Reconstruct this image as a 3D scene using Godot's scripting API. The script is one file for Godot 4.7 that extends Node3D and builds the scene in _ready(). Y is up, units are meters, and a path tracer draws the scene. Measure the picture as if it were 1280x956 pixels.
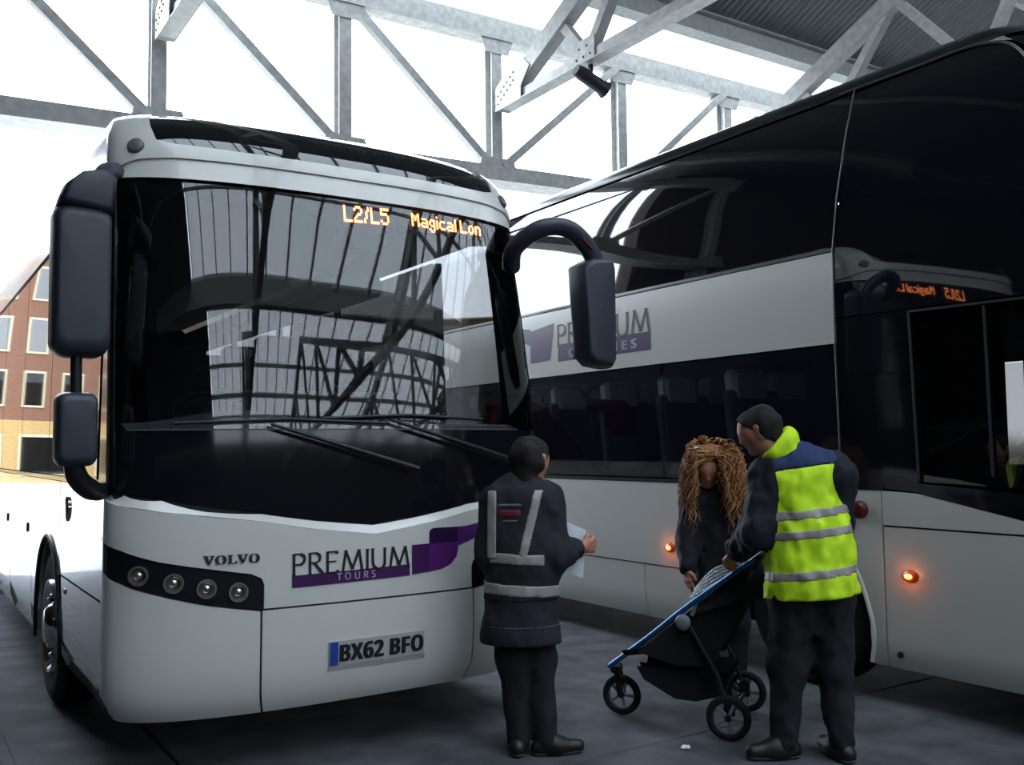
extends Node3D

# ---------------------------------------------------------------- mesh builder
class MB:
	var v := PackedVector3Array()
	var n := PackedVector3Array()
	var ix := PackedInt32Array()
	func t3(a: Vector3, b: Vector3, c: Vector3, na: Vector3, nb: Vector3, nc: Vector3) -> void:
		var k := v.size()
		if (b - a).cross(c - a).dot(na + nb + nc) > 0.0:
			v.append_array([a, c, b]); n.append_array([na, nc, nb])
		else:
			v.append_array([a, b, c]); n.append_array([na, nb, nc])
		ix.append_array([k, k + 1, k + 2])
	func flat(a: Vector3, b: Vector3, c: Vector3, o: Vector3) -> void:
		var m := (b - a).cross(c - a)
		if m.length_squared() < 1e-16:
			return
		m = m.normalized()
		if m.dot(o) < 0.0:
			m = -m
		t3(a, b, c, m, m, m)
	func quad(a: Vector3, b: Vector3, c: Vector3, d: Vector3, o: Vector3) -> void:
		flat(a, b, c, o); flat(a, c, d, o)
	func box(c: Vector3, s: Vector3, bs := Basis(), bev := 0.0) -> MB:
		var h := s * 0.5
		var e := minf(bev, minf(h.x, minf(h.y, h.z)) * 0.49)
		var P := func(sx: float, sy: float, sz: float, ax: int) -> Vector3:
			var q := Vector3(h.x - e, h.y - e, h.z - e)
			q[ax] = h[ax]
			return c + bs * Vector3(q.x * sx, q.y * sy, q.z * sz)
		for ax in 3:
			var o1 := (ax + 1) % 3
			var o2 := (ax + 2) % 3
			for sg in [-1.0, 1.0]:
				var pts := []
				for k in [[-1, -1], [1, -1], [1, 1], [-1, 1]]:
					var g := Vector3.ONE
					g[ax] = sg; g[o1] = k[0]; g[o2] = k[1]
					pts.append(P.call(g.x, g.y, g.z, ax))
				var o := Vector3.ZERO
				o[ax] = sg
				quad(pts[0], pts[1], pts[2], pts[3], bs * o)
		if e > 0.0:
			for ax in 3:
				var o1 := (ax + 1) % 3
				var o2 := (ax + 2) % 3
				for k in [[-1, -1], [1, -1], [1, 1], [-1, 1]]:
					var g0 := Vector3.ONE
					g0[o1] = k[0]; g0[o2] = k[1]
					var g1 := g0
					g0[ax] = -1.0; g1[ax] = 1.0
					var o := Vector3.ZERO
					o[o1] = k[0]; o[o2] = k[1]
					quad(P.call(g0.x, g0.y, g0.z, o1), P.call(g1.x, g1.y, g1.z, o1), P.call(g1.x, g1.y, g1.z, o2), P.call(g0.x, g0.y, g0.z, o2), bs * o)
			for sx in [-1.0, 1.0]:
				for sy in [-1.0, 1.0]:
					for sz in [-1.0, 1.0]:
						flat(P.call(sx, sy, sz, 0), P.call(sx, sy, sz, 1), P.call(sx, sy, sz, 2), bs * Vector3(sx, sy, sz))
		return self
	# a bar of rectangular section between two points
	func bar(a: Vector3, b: Vector3, w: float, h: float, side := Vector3.RIGHT, bev := 0.0) -> MB:
		var d := (b - a).normalized()
		var s := (side - d * side.dot(d)).normalized()
		var u := d.cross(s)
		return box((a + b) * 0.5, Vector3(w, h, a.distance_to(b)), Basis(s, u, d) if Basis(s, u, d).determinant() > 0 else Basis(s, -u, d), bev)
	func tube(path: Array, rad, sides := 10, caps := true, sq := 1.0) -> MB:
		var rings := []
		var nrm := []
		var up := Vector3.UP
		var d0: Vector3 = (path[1] - path[0]).normalized()
		if absf(d0.dot(up)) > 0.9:
			up = Vector3.RIGHT
		var x := up.cross(d0).normalized()
		for i in path.size():
			var d: Vector3
			if i == 0:
				d = d0
			elif i == path.size() - 1:
				d = (path[i] - path[i - 1]).normalized()
			else:
				d = ((path[i] - path[i - 1]).normalized() + (path[i + 1] - path[i]).normalized()).normalized()
			x = (x - d * x.dot(d)).normalized()
			var y := d.cross(x)
			var r: float = rad[i] if rad is Array else rad
			var ring := []
			var nn := []
			for k in sides:
				var a := TAU * k / sides
				var q := x * cos(a) + y * sin(a) * sq
				ring.append(path[i] + q * r)
				nn.append((x * cos(a) + y * sin(a) / sq).normalized())
			rings.append(ring); nrm.append(nn)
		for i in path.size() - 1:
			for k in sides:
				var m := (k + 1) % sides
				t3(rings[i][k], rings[i][m], rings[i + 1][m], nrm[i][k], nrm[i][m], nrm[i + 1][m])
				t3(rings[i][k], rings[i + 1][m], rings[i + 1][k], nrm[i][k], nrm[i + 1][m], nrm[i + 1][k])
		if caps:
			for e in [0, path.size() - 1]:
				var o: Vector3 = (path[0] - path[1]) if e == 0 else (path[-1] - path[-2])
				for k in range(1, sides - 1):
					flat(rings[e][0], rings[e][k], rings[e][k + 1], o)
		return self
	# profile: Vector2(radius, height) turned about the local y axis
	func lathe(prof: Array, xf := Transform3D(), sides := 24, smooth := true) -> MB:
		for i in prof.size() - 1:
			var p: Vector2 = prof[i]
			var q: Vector2 = prof[i + 1]
			var d := (q - p)
			if d.length() < 1e-6:
				continue
			var sn := Vector2(d.y, -d.x).normalized()
			var np := sn
			var nq := sn
			if smooth:
				if i > 0:
					var e: Vector2 = p - prof[i - 1]
					var en := Vector2(e.y, -e.x).normalized()
					if en.dot(sn) > 0.6:
						np = (en + sn).normalized()
				if i < prof.size() - 2:
					var e: Vector2 = prof[i + 2] - q
					var en := Vector2(e.y, -e.x).normalized()
					if en.dot(sn) > 0.6:
						nq = (en + sn).normalized()
			for k in sides:
				var a := TAU * k / sides
				var b := TAU * (k + 1) / sides
				var A := Vector3(cos(a), 0, sin(a))
				var Bv := Vector3(cos(b), 0, sin(b))
				var f := func(dir: Vector3, w: Vector2) -> Vector3: return xf * (dir * w.x + Vector3(0, w.y, 0))
				var g := func(dir: Vector3, w: Vector2) -> Vector3: return (xf.basis * (dir * w.x + Vector3(0, w.y, 0))).normalized()
				t3(f.call(A, p), f.call(Bv, p), f.call(Bv, q), g.call(A, np), g.call(Bv, np), g.call(Bv, nq))
				t3(f.call(A, p), f.call(Bv, q), f.call(A, q), g.call(A, np), g.call(Bv, nq), g.call(A, nq))
		return self
	# 2-D outline pushed from z0 to z1
	func prism(poly: PackedVector2Array, z0: float, z1: float, xf := Transform3D()) -> MB:
		var tr := Geometry2D.triangulate_polygon(poly)
		for i in range(0, tr.size(), 3):
			for z in [z0, z1]:
				var o := xf.basis * Vector3(0, 0, 1.0 if z == maxf(z0, z1) else -1.0)
				flat(xf * Vector3(poly[tr[i]].x, poly[tr[i]].y, z), xf * Vector3(poly[tr[i + 1]].x, poly[tr[i + 1]].y, z), xf * Vector3(poly[tr[i + 2]].x, poly[tr[i + 2]].y, z), o)
		var cw := Geometry2D.is_polygon_clockwise(poly)
		for i in poly.size():
			var a := poly[i]
			var b := poly[(i + 1) % poly.size()]
			var e := b - a
			var o2 := Vector2(e.y, -e.x) * (-1.0 if cw else 1.0)
			quad(xf * Vector3(a.x, a.y, z0), xf * Vector3(b.x, b.y, z0), xf * Vector3(b.x, b.y, z1), xf * Vector3(a.x, a.y, z1), xf.basis * Vector3(o2.x, o2.y, 0))
		return self
	# rows of points (all rows the same length) as one smooth sheet; o tells roughly which side is out from the centre c
	func grid(rows: Array, c: Vector3, closed := false) -> MB:
		var R := rows.size()
		var N: int = rows[0].size()
		var nr := []
		for i in R:
			var l := []
			for k in N:
				var a: Vector3 = rows[mini(i + 1, R - 1)][k] - rows[maxi(i - 1, 0)][k]
				var b: Vector3
				if closed:
					b = rows[i][(k + 1) % N] - rows[i][(k - 1 + N) % N]
				else:
					b = rows[i][mini(k + 1, N - 1)] - rows[i][maxi(k - 1, 0)]
				var m := a.cross(b).normalized()
				if m.dot(rows[i][k] - c) < 0.0:
					m = -m
				l.append(m)
			nr.append(l)
		for i in R - 1:
			for k in (N if closed else N - 1):
				var m := (k + 1) % N
				t3(rows[i][k], rows[i][m], rows[i + 1][m], nr[i][k], nr[i][m], nr[i + 1][m])
				t3(rows[i][k], rows[i + 1][m], rows[i + 1][k], nr[i][k], nr[i + 1][m], nr[i + 1][k])
		return self
	func mesh() -> ArrayMesh:
		var arr := []
		arr.resize(Mesh.ARRAY_MAX)
		arr[Mesh.ARRAY_VERTEX] = v
		arr[Mesh.ARRAY_NORMAL] = n
		arr[Mesh.ARRAY_INDEX] = ix
		var m := ArrayMesh.new()
		m.add_surface_from_arrays(Mesh.PRIMITIVE_TRIANGLES, arr)
		return m

# ---------------------------------------------------------------- scene helpers
var M := {}
var taken := {}

func numbered(called: String) -> String:
	var k: int = taken.get(called, 0)
	taken[called] = k + 1
	return called if k == 0 else "%s_%03d" % [called, k]

func thing(called: String, label: String, category: String, at := Vector3.ZERO, turn := 0.0, group := "") -> Node3D:
	var o := Node3D.new()
	o.name = numbered(called)
	add_child(o)
	o.position = at
	o.rotation.y = turn
	o.set_meta("label", label)
	o.set_meta("category", category)
	if group:
		o.set_meta("group", group)
	return o

func part(parent: Node, called: String, m, mt: Material, label := "") -> MeshInstance3D:
	var o := MeshInstance3D.new()
	o.mesh = m.mesh() if m is MB else m
	o.material_override = mt
	o.name = called
	parent.add_child(o, true)
	if label:
		o.set_meta("label", label)
	return o

func struct(called: String, at := Vector3.ZERO) -> Node3D:
	var o := Node3D.new()
	o.name = called
	add_child(o)
	o.position = at
	o.set_meta("kind", "structure")
	return o

func mat(c: Color, rough := 0.6, metal := 0.0, spec := 0.5) -> StandardMaterial3D:
	var m := StandardMaterial3D.new()
	m.albedo_color = c
	m.roughness = rough
	m.metallic = metal
	m.metallic_specular = spec
	return m

func glass(c: Color, a: float) -> StandardMaterial3D:
	var m := mat(Color(c.r, c.g, c.b, a), 0.02)
	m.transparency = BaseMaterial3D.TRANSPARENCY_ALPHA
	return m

func noisy(a: Color, b: Color, freq: float, scale: float, rough: float, bump := 0.0, oct := 5, sd := 1) -> StandardMaterial3D:
	var m := mat(Color.WHITE, rough)
	var f := FastNoiseLite.new()
	f.seed = sd
	f.frequency = freq
	f.fractal_octaves = oct
	var g := Gradient.new()
	g.set_color(0, a)
	g.set_color(1, b)
	var t := NoiseTexture2D.new()
	t.width = 512
	t.height = 512
	t.seamless = true
	t.noise = f
	t.color_ramp = g
	m.albedo_texture = t
	m.uv1_triplanar = true
	m.uv1_world_triplanar = true
	m.uv1_scale = Vector3.ONE * scale
	if bump > 0.0:
		var f2 := FastNoiseLite.new()
		f2.seed = sd + 7
		f2.frequency = freq * 4.0
		var t2 := NoiseTexture2D.new()
		t2.width = 512
		t2.height = 512
		t2.seamless = true
		t2.noise = f2
		m.heightmap_enabled = true
		m.heightmap_texture = t2
		m.heightmap_scale = bump
	return m

func lamp_mat(c: Color, e: float) -> StandardMaterial3D:
	var m := mat(c, 0.4)
	m.emission_enabled = true
	m.emission = c
	m.emission_energy_multiplier = e
	return m

func rrect(x0: float, y0: float, x1: float, y1: float, r: float, seg := 5) -> PackedVector2Array:
	var p := PackedVector2Array()
	for c in [[x1 - r, y1 - r, 0.0], [x0 + r, y1 - r, 0.25], [x0 + r, y0 + r, 0.5], [x1 - r, y0 + r, 0.75]]:
		for k in seg + 1:
			var a: float = TAU * (c[2] + 0.25 * k / seg)
			p.append(Vector2(c[0] + r * cos(a), c[1] + r * sin(a)))
	return p

func circle2(cx: float, cy: float, r: float, seg := 24, sx := 1.0) -> PackedVector2Array:
	var p := PackedVector2Array()
	for k in seg:
		p.append(Vector2(cx + r * sx * cos(TAU * k / seg), cy + r * sin(TAU * k / seg)))
	return p

func smooth_path(pts: Array, seg := 6) -> Array:
	var c := Curve3D.new()
	for i in pts.size():
		var a: Vector3 = pts[maxi(i - 1, 0)]
		var b: Vector3 = pts[mini(i + 1, pts.size() - 1)]
		var t := (b - a) / 6.0
		c.add_point(pts[i], -t, t)
	var out := []
	for i in pts.size() - 1:
		for k in seg:
			out.append(c.sample(i, float(k) / seg))
	out.append(pts[-1])
	return out

# ---------------------------------------------------------------- coach shell: a skin over (t, y); |t| <= PI/2 is the front, beyond it the sides
func herm(X: Array, Y: Array, x: float) -> float:
	if x <= X[0]:
		return Y[0]
	var e := X.size() - 1
	if x >= X[e]:
		return Y[e]
	var i := 0
	while X[i + 1] < x:
		i += 1
	var h: float = X[i + 1] - X[i]
	var s: float = (x - X[i]) / h
	var m0: float = (Y[1] - Y[0]) / (X[1] - X[0]) if i == 0 else (Y[i + 1] - Y[i - 1]) / (X[i + 1] - X[i - 1])
	var m1: float = (Y[e] - Y[e - 1]) / (X[e] - X[e - 1]) if i + 1 == e else (Y[i + 2] - Y[i]) / (X[i + 2] - X[i])
	var s2 := s * s
	var s3 := s2 * s
	return (2 * s3 - 3 * s2 + 1) * Y[i] + (s3 - 2 * s2 + s) * m0 * h + (-2 * s3 + 3 * s2) * Y[i + 1] + (s3 - s2) * m1 * h

func sp(b: Dictionary, t: float, y: float) -> Vector3:
	var w := herm(b.Y, b.W, y)
	var zf := herm(b.Y, b.Z, y)
	var a := absf(t)
	var g := signf(t)
	if a <= PI / 2:
		var s := sin(a)
		return Vector3(g * w * s, y, zf - b.D * (1.0 - sqrt(maxf(0.0, 1.0 - pow(s, b.n)))) - b.bow * s * s)
	var q := a - PI / 2
	var zs: float = zf - b.D - b.bow
	return Vector3(g * w, y, zs + (b.zc - 1.0 - zs) * q if q < 1.0 else b.zc - q)

func sn(b: Dictionary, t: float, y: float) -> Vector3:
	var e := 0.004
	var du := sp(b, t + e, y) - sp(b, t - e, y)
	var dv := sp(b, t, minf(y + e, b.Y[-1])) - sp(b, t, maxf(y - e, b.Y[0]))
	var m := du.cross(dv).normalized()
	var p := sp(b, t, y)
	if m.dot(Vector3(p.x, 0.2, p.z + 3.0)) < 0.0:
		m = -m
	return m

func fx(b: Dictionary, x: float, y: float) -> float:
	return asin(clampf(x / herm(b.Y, b.W, y), -1.0, 1.0))

func sz(b: Dictionary, side: float, z: float, y: float) -> float:
	var zs: float = herm(b.Y, b.Z, y) - b.D - b.bow
	var q: float
	if z <= b.zc - 1.0:
		q = b.zc - z
	else:
		q = (z - zs) / (b.zc - 1.0 - zs)
	return side * (PI / 2 + maxf(q, 0.0))

func dense(poly: PackedVector2Array, step := 0.1) -> PackedVector2Array:
	var o := PackedVector2Array()
	for i in poly.size():
		var a := poly[i]
		var c := poly[(i + 1) % poly.size()]
		var k := maxi(1, ceili(a.distance_to(c) / step))
		for j in k:
			o.append(a.lerp(c, float(j) / k))
	return o

func front(b: Dictionary, pts: Array) -> PackedVector2Array:   # (x, y) on the front
	var p := PackedVector2Array()
	for q in dense(PackedVector2Array(pts), 0.06):
		p.append(Vector2(fx(b, q.x, q.y), q.y))
	return p

func side(b: Dictionary, s: float, pts: Array, step := 0.25) -> PackedVector2Array:   # (z, y) on a side
	var p := PackedVector2Array()
	for q in dense(PackedVector2Array(pts), step):
		p.append(Vector2(sz(b, s, q.x, q.y), q.y))
	return p

func skin(b: Dictionary, poly: PackedVector2Array, off: float, thick: float, dt := 0.1, dy := 0.12) -> MB:
	var mb := MB.new()
	var lo := poly[0]
	var hi := poly[0]
	for p in poly:
		lo = lo.min(p); hi = hi.max(p)
	var nx := maxi(1, ceili((hi.x - lo.x) / dt))
	var ny := maxi(1, ceili((hi.y - lo.y) / dy))
	var sx := (hi.x - lo.x) / nx
	var sy := (hi.y - lo.y) / ny
	var cache := {}
	var at := func(q: Vector2) -> Array:
		if not cache.has(q):
			var nn := sn(b, q.x, q.y)
			cache[q] = [sp(b, q.x, q.y) + nn * off, nn]
		return cache[q]
	for i in nx:
		var x0 := lo.x + sx * i
		var col := PackedVector2Array([Vector2(x0, lo.y - 1), Vector2(x0 + sx, lo.y - 1), Vector2(x0 + sx, hi.y + 1), Vector2(x0, hi.y + 1)])
		for strip in Geometry2D.intersect_polygons(poly, col):
			for k in ny:
				var y0 := lo.y + sy * k
				var cell := PackedVector2Array([Vector2(x0 - 1, y0), Vector2(x0 + sx + 1, y0), Vector2(x0 + sx + 1, y0 + sy), Vector2(x0 - 1, y0 + sy)])
				for piece in Geometry2D.intersect_polygons(strip, cell):
					var tr := Geometry2D.triangulate_polygon(piece)
					for j in range(0, tr.size(), 3):
						var A: Array = at.call(piece[tr[j]])
						var B: Array = at.call(piece[tr[j + 1]])
						var C: Array = at.call(piece[tr[j + 2]])
						mb.t3(A[0], B[0], C[0], A[1], B[1], C[1])
	if thick > 0.0:
		var rim := dense(poly, 0.12)
		var cen := (lo + hi) * 0.5
		for i in rim.size():
			var p := rim[i]
			var q := rim[(i + 1) % rim.size()]
			var A: Array = at.call(p)
			var B: Array = at.call(q)
			var A2: Vector3 = A[0] - A[1] * thick
			var B2: Vector3 = B[0] - B[1] * thick
			var o := sp(b, (p.x + q.x) / 2, (p.y + q.y) / 2) - sp(b, cen.x, cen.y)
			mb.quad(A[0], B[0], B2, A2, o)
	return mb

# a band between two lines of (t, y) points with offsets of its own at each edge
func band(b: Dictionary, low: Array, high: Array, off_low: float, off_high: float) -> MB:
	var rows := [[], []]
	for i in low.size():
		rows[0].append(sp(b, low[i].x, low[i].y) + sn(b, low[i].x, low[i].y) * off_low)
		rows[1].append(sp(b, high[i].x, high[i].y) + sn(b, high[i].x, high[i].y) * off_high)
	return MB.new().grid(rows, Vector3(0, 1.0, -3.0))

# triangles in (x, y) laid on the front, or in (z, y) on a side
func print_on(b: Dictionary, tris: PackedVector2Array, where: float, off: float) -> MB:
	var mb := MB.new()
	for i in range(0, tris.size(), 3):
		var P := []
		for k in 3:
			var q := tris[i + k]
			var t := fx(b, q.x, q.y) if where == 0.0 else sz(b, where, q.x, q.y)
			var nn := sn(b, t, q.y)
			P.append([sp(b, t, q.y) + nn * off, nn])
		mb.t3(P[0][0], P[1][0], P[2][0], P[0][1], P[1][1], P[2][1])
	return mb

# ---------------------------------------------------------------- lettering
func text_tris(s: String, fam: String, weight: int, x0: float, y0: float, x1: float, y1: float) -> PackedVector2Array:
	var f := SystemFont.new()
	f.font_names = PackedStringArray([fam])
	f.font_weight = weight
	var t := TextMesh.new()
	t.font = f
	t.text = s
	t.font_size = 64
	t.depth = 0.0
	t.curve_step = 1.0
	var a := t.get_mesh_arrays()
	var vs: PackedVector3Array = a[Mesh.ARRAY_VERTEX]
	var id = a[Mesh.ARRAY_INDEX]
	var ids: PackedInt32Array = id if id != null else PackedInt32Array(range(vs.size()))
	var lo := Vector2(1e9, 1e9)
	var hi := -lo
	for p in vs:
		lo = lo.min(Vector2(p.x, p.y)); hi = hi.max(Vector2(p.x, p.y))
	var out := PackedVector2Array()
	var e := (y1 - y0) * 0.045 if weight > 600 else 0.0   # heavier strokes: the same outline laid a little to each side
	for sh in ([-1.0, 0.0, 1.0] if weight > 600 else [0.0]):
		for k in ids:
			out.append(Vector2(remap(vs[k].x, lo.x, hi.x, x0, x1) + sh * e, remap(vs[k].y, lo.y, hi.y, y0, y1)))
	return out

const STROKES := {
	"P": [0.5, [[0, 0, 0, 1], [0, 1, 0.28, 1, 0.42, 0.9, 0.44, 0.75, 0.4, 0.6, 0.27, 0.5, 0.08, 0.5]]],
	"R": [0.58, [[0, 0, 0, 1], [0, 1, 0.26, 1, 0.4, 0.9, 0.42, 0.76, 0.38, 0.62, 0.26, 0.54, 0.08, 0.53], [0.18, 0.53, 0.54, 0]]],
	"E": [0.5, [[0, 0, 0, 1], [0, 1, 0.4, 1, 0.4, 0.93], [0, 0.53, 0.32, 0.53], [0, 0, 0.42, 0, 0.43, 0.08]]],
	"M": [0.88, [[0, 0, 0.13, 1], [0.13, 1, 0.42, 0.12], [0.42, 0.12, 0.72, 1], [0.72, 1, 0.86, 0]]],
	"I": [0.14, [[0.05, 0, 0.05, 1]]],
	"U": [0.64, [[0, 1, 0, 0.32, 0.06, 0.12, 0.17, 0.02, 0.3, 0, 0.44, 0.05, 0.53, 0.18, 0.55, 0.32, 0.55, 1]]],
}

func stroke_word(word: String, x0: float, y0: float, x1: float, y1: float, thick: float) -> PackedVector2Array:
	var total := 0.0
	for ch in word:
		total += STROKES[ch][0] + 0.16
	total -= 0.16
	var k := (x1 - x0) / total
	var h := y1 - y0
	var out := PackedVector2Array()
	var x := x0
	for ch in word:
		for line in STROKES[ch][1]:
			var pts := []
			for i in range(0, line.size(), 2):
				pts.append(Vector2(x + line[i] * k, y0 + line[i + 1] * h))
			for i in pts.size() - 1:
				var a: Vector2 = pts[i]
				var c: Vector2 = pts[i + 1]
				var d := (c - a).normalized()
				var w := Vector2(-d.y, d.x) * thick * (0.5 if absf(d.y) > 0.5 else 0.32)
				var e := d * thick * 0.2
				out.append_array([a - e + w, a - e - w, c + e - w, a - e + w, c + e - w, c + e + w])
			for p in [pts[0], pts[-1]]:   # small serifs
				var w2 := Vector2(thick * signf(k) * 0.75, 0)
				var u := Vector2(0, thick * 0.16)
				out.append_array([p - w2 - u, p + w2 - u, p + w2 + u, p - w2 - u, p + w2 + u, p - w2 + u])
		x += (STROKES[ch][0] + 0.16) * k
	return out

const DOTS := {
	"L": ["10000", "10000", "10000", "10000", "10000", "10000", "11111"],
	"2": ["01110", "10001", "00001", "00110", "01000", "10000", "11111"],
	"5": ["11111", "10000", "11110", "00001", "00001", "10001", "01110"],
	"/": ["001", "001", "010", "010", "010", "100", "100"],
	"M": ["10001", "11011", "10101", "10101", "10001", "10001", "10001"],
	"a": ["00000", "00000", "01110", "00001", "01111", "10001", "01111"],
	"g": ["0000", "0000", "0111", "1001", "1001", "0111", "0001", "1001", "0110"],
	"i": ["1", "0", "1", "1", "1", "1", "1"],
	"c": ["0000", "0000", "0111", "1000", "1000", "1000", "0111"],
	"l": ["1", "1", "1", "1", "1", "1", "1"],
	"o": ["0000", "0000", "0110", "1001", "1001", "1001", "0110"],
	"n": ["0000", "0000", "1110", "1001", "1001", "1001", "1001"],
	" ": ["0"],
}

# the lit dots of a matrix sign, each a small raised block, laid along the line a-b (top left to top right) with the given height for seven rows
func dot_word(word: String, a: Vector3, bb: Vector3, down: Vector3, out: Vector3) -> MB:
	var cols := 0
	for ch in word:
		cols += DOTS[ch][0].length() + 1
	cols -= 1
	var dx := (bb - a) / cols
	var dy := down / 7.0
	var mb := MB.new()
	var bs := Basis(dx.normalized(), -dy.normalized(), out.normalized())
	var c := 0
	for ch in word:
		var g: Array = DOTS[ch]
		for r in g.size():
			for k in g[r].length():
				if g[r][k] == "1":
					mb.box(a + dx * (c + k + 0.5) + dy * (r + 0.5), Vector3(dx.length() * 0.98, dy.length() * 0.98, 0.004), bs)
		c += g[0].length() + 1
	return mb

# ---------------------------------------------------------------- bodies and clothes: tapered capsules joined by a smooth minimum, meshed as surface nets
# a bone is [a, radius at a, b, radius at b, depth factor]
func net(mb: MB, bones: Array, cell: float, clips := [], blend := 0.02, wrinkle := 0.0, sd := 3) -> MB:
	var lo := Vector3.ONE * 1e9
	var hi := -lo
	var mg := cell * 2.0 + wrinkle
	for o in bones:
		for e in [0, 2]:
			var rr: Vector3 = Vector3.ONE * (maxf(o[1], o[3]) + mg)
			lo = lo.min(o[e] - rr); hi = hi.max(o[e] + rr)
	var nx := ceili((hi.x - lo.x) / cell) + 1
	var ny := ceili((hi.y - lo.y) / cell) + 1
	var nz := ceili((hi.z - lo.z) / cell) + 1
	var S := PackedFloat32Array()
	S.resize(nx * ny * nz)
	var kk := 1.0 / blend
	var reach := blend * 2.2 + cell * 2.0
	for o in bones:
		var a: Vector3 = o[0]
		var ra: float = o[1]
		var rb: float = o[3]
		var ba: Vector3 = o[2] - a
		var fl: float = 1.0 / (o[4] if o.size() > 4 else 1.0)
		ba.z *= fl
		var bb := maxf(ba.length_squared(), 1e-8)
		var rr := Vector3.ONE * (maxf(ra, rb) + reach)
		var l: Vector3 = (o[0].min(o[2]) - rr - lo) / cell
		var h: Vector3 = (o[0].max(o[2]) + rr - lo) / cell
		for k in range(maxi(0, int(l.z)), mini(nz, int(h.z) + 2)):
			var pz := (lo.z + k * cell - a.z) * fl
			for j in range(maxi(0, int(l.y)), mini(ny, int(h.y) + 2)):
				var py := lo.y + j * cell - a.y
				var row := (k * ny + j) * nx
				for i in range(maxi(0, int(l.x)), mini(nx, int(h.x) + 2)):
					var pa := Vector3(lo.x + i * cell - a.x, py, pz)
					var t := clampf(pa.dot(ba) / bb, 0.0, 1.0)
					var d := (pa - ba * t).length() - ra - (rb - ra) * t
					if d < reach:
						S[row + i] += exp(-kk * d)
	var nz_noise := FastNoiseLite.new()
	nz_noise.seed = sd
	nz_noise.frequency = 7.0
	nz_noise.fractal_octaves = 2
	for k in nz:
		for j in ny:
			var row := (k * ny + j) * nx
			for i in nx:
				var s := S[row + i]
				var f := 1.0
				if s > 0.0:
					f = -log(s) / kk
					if absf(f) < 0.06:
						var p := lo + Vector3(i, j, k) * cell
						if wrinkle > 0.0:
							f += wrinkle * nz_noise.get_noise_3d(p.x * 1.2, p.y * 0.8, p.z * 1.2)
						for c in clips:
							f = maxf(f, c[0].dot(p) - c[1])
					elif f < 0.0:
						var p := lo + Vector3(i, j, k) * cell
						for c in clips:
							f = maxf(f, c[0].dot(p) - c[1])
				S[row + i] = f
	var id := PackedInt32Array()
	id.resize(nx * ny * nz)
	id.fill(-1)
	var vs := PackedVector3Array()
	var step := [0, 1, nx, nx + 1, nx * ny, nx * ny + 1, nx * ny + nx, nx * ny + nx + 1]
	var at := [Vector3(0, 0, 0), Vector3(1, 0, 0), Vector3(0, 1, 0), Vector3(1, 1, 0), Vector3(0, 0, 1), Vector3(1, 0, 1), Vector3(0, 1, 1), Vector3(1, 1, 1)]
	var edges := [[0, 1], [2, 3], [4, 5], [6, 7], [0, 2], [1, 3], [4, 6], [5, 7], [0, 4], [1, 5], [2, 6], [3, 7]]
	for k in nz - 1:
		for j in ny - 1:
			var row := (k * ny + j) * nx
			for i in nx - 1:
				var c := row + i
				var m := 0
				for e in 8:
					if S[c + step[e]] < 0.0:
						m += 1
				if m == 0 or m == 8:
					continue
				var sum := Vector3.ZERO
				var num := 0
				for e in edges:
					var f0 := S[c + step[e[0]]]
					var f1 := S[c + step[e[1]]]
					if (f0 < 0.0) != (f1 < 0.0):
						sum += at[e[0]].lerp(at[e[1]], f0 / (f0 - f1))
						num += 1
				id[c] = vs.size()
				vs.append(lo + (Vector3(i, j, k) + sum / num) * cell)
	var faces := PackedInt32Array()
	for k in range(1, nz - 1):
		for j in range(1, ny - 1):
			var row := (k * ny + j) * nx
			for i in range(1, nx - 1):
				var c := row + i
				var s0 := S[c] < 0.0
				for ax in 3:
					var d: int = [1, nx, nx * ny][ax]
					var s1 := S[c + d] < 0.0
					if s0 == s1:
						continue
					var u: int = [nx, nx * ny, 1][ax]
					var w: int = [nx * ny, 1, nx][ax]
					var q := [id[c - u - w], id[c - w], id[c], id[c - u]]
					if q.min() < 0:
						continue
					if s0:
						faces.append_array([q[0], q[2], q[1], q[0], q[3], q[2]])
					else:
						faces.append_array([q[0], q[1], q[2], q[0], q[2], q[3]])
	var nn := PackedVector3Array()
	nn.resize(vs.size())
	for i in range(0, faces.size(), 3):
		var a := vs[faces[i]]
		var m := (vs[faces[i + 2]] - a).cross(vs[faces[i + 1]] - a)
		for e in 3:
			nn[faces[i + e]] += m
	var base := mb.v.size()
	for i in vs.size():
		nn[i] = nn[i].normalized()
	mb.v.append_array(vs)
	mb.n.append_array(nn)
	for f in faces:
		mb.ix.append(f + base)
	return mb

func fat(bones: Array, by: float) -> Array:
	var o := []
	for b in bones:
		o.append([b[0], b[1] + by, b[2], b[3] + by, b[4] if b.size() > 4 else 1.0])
	return o

# ---------------------------------------------------------------- people
const TURN := -0.5789   # figures are posed in the camera's own heading: x to the right, z towards the viewer

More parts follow.
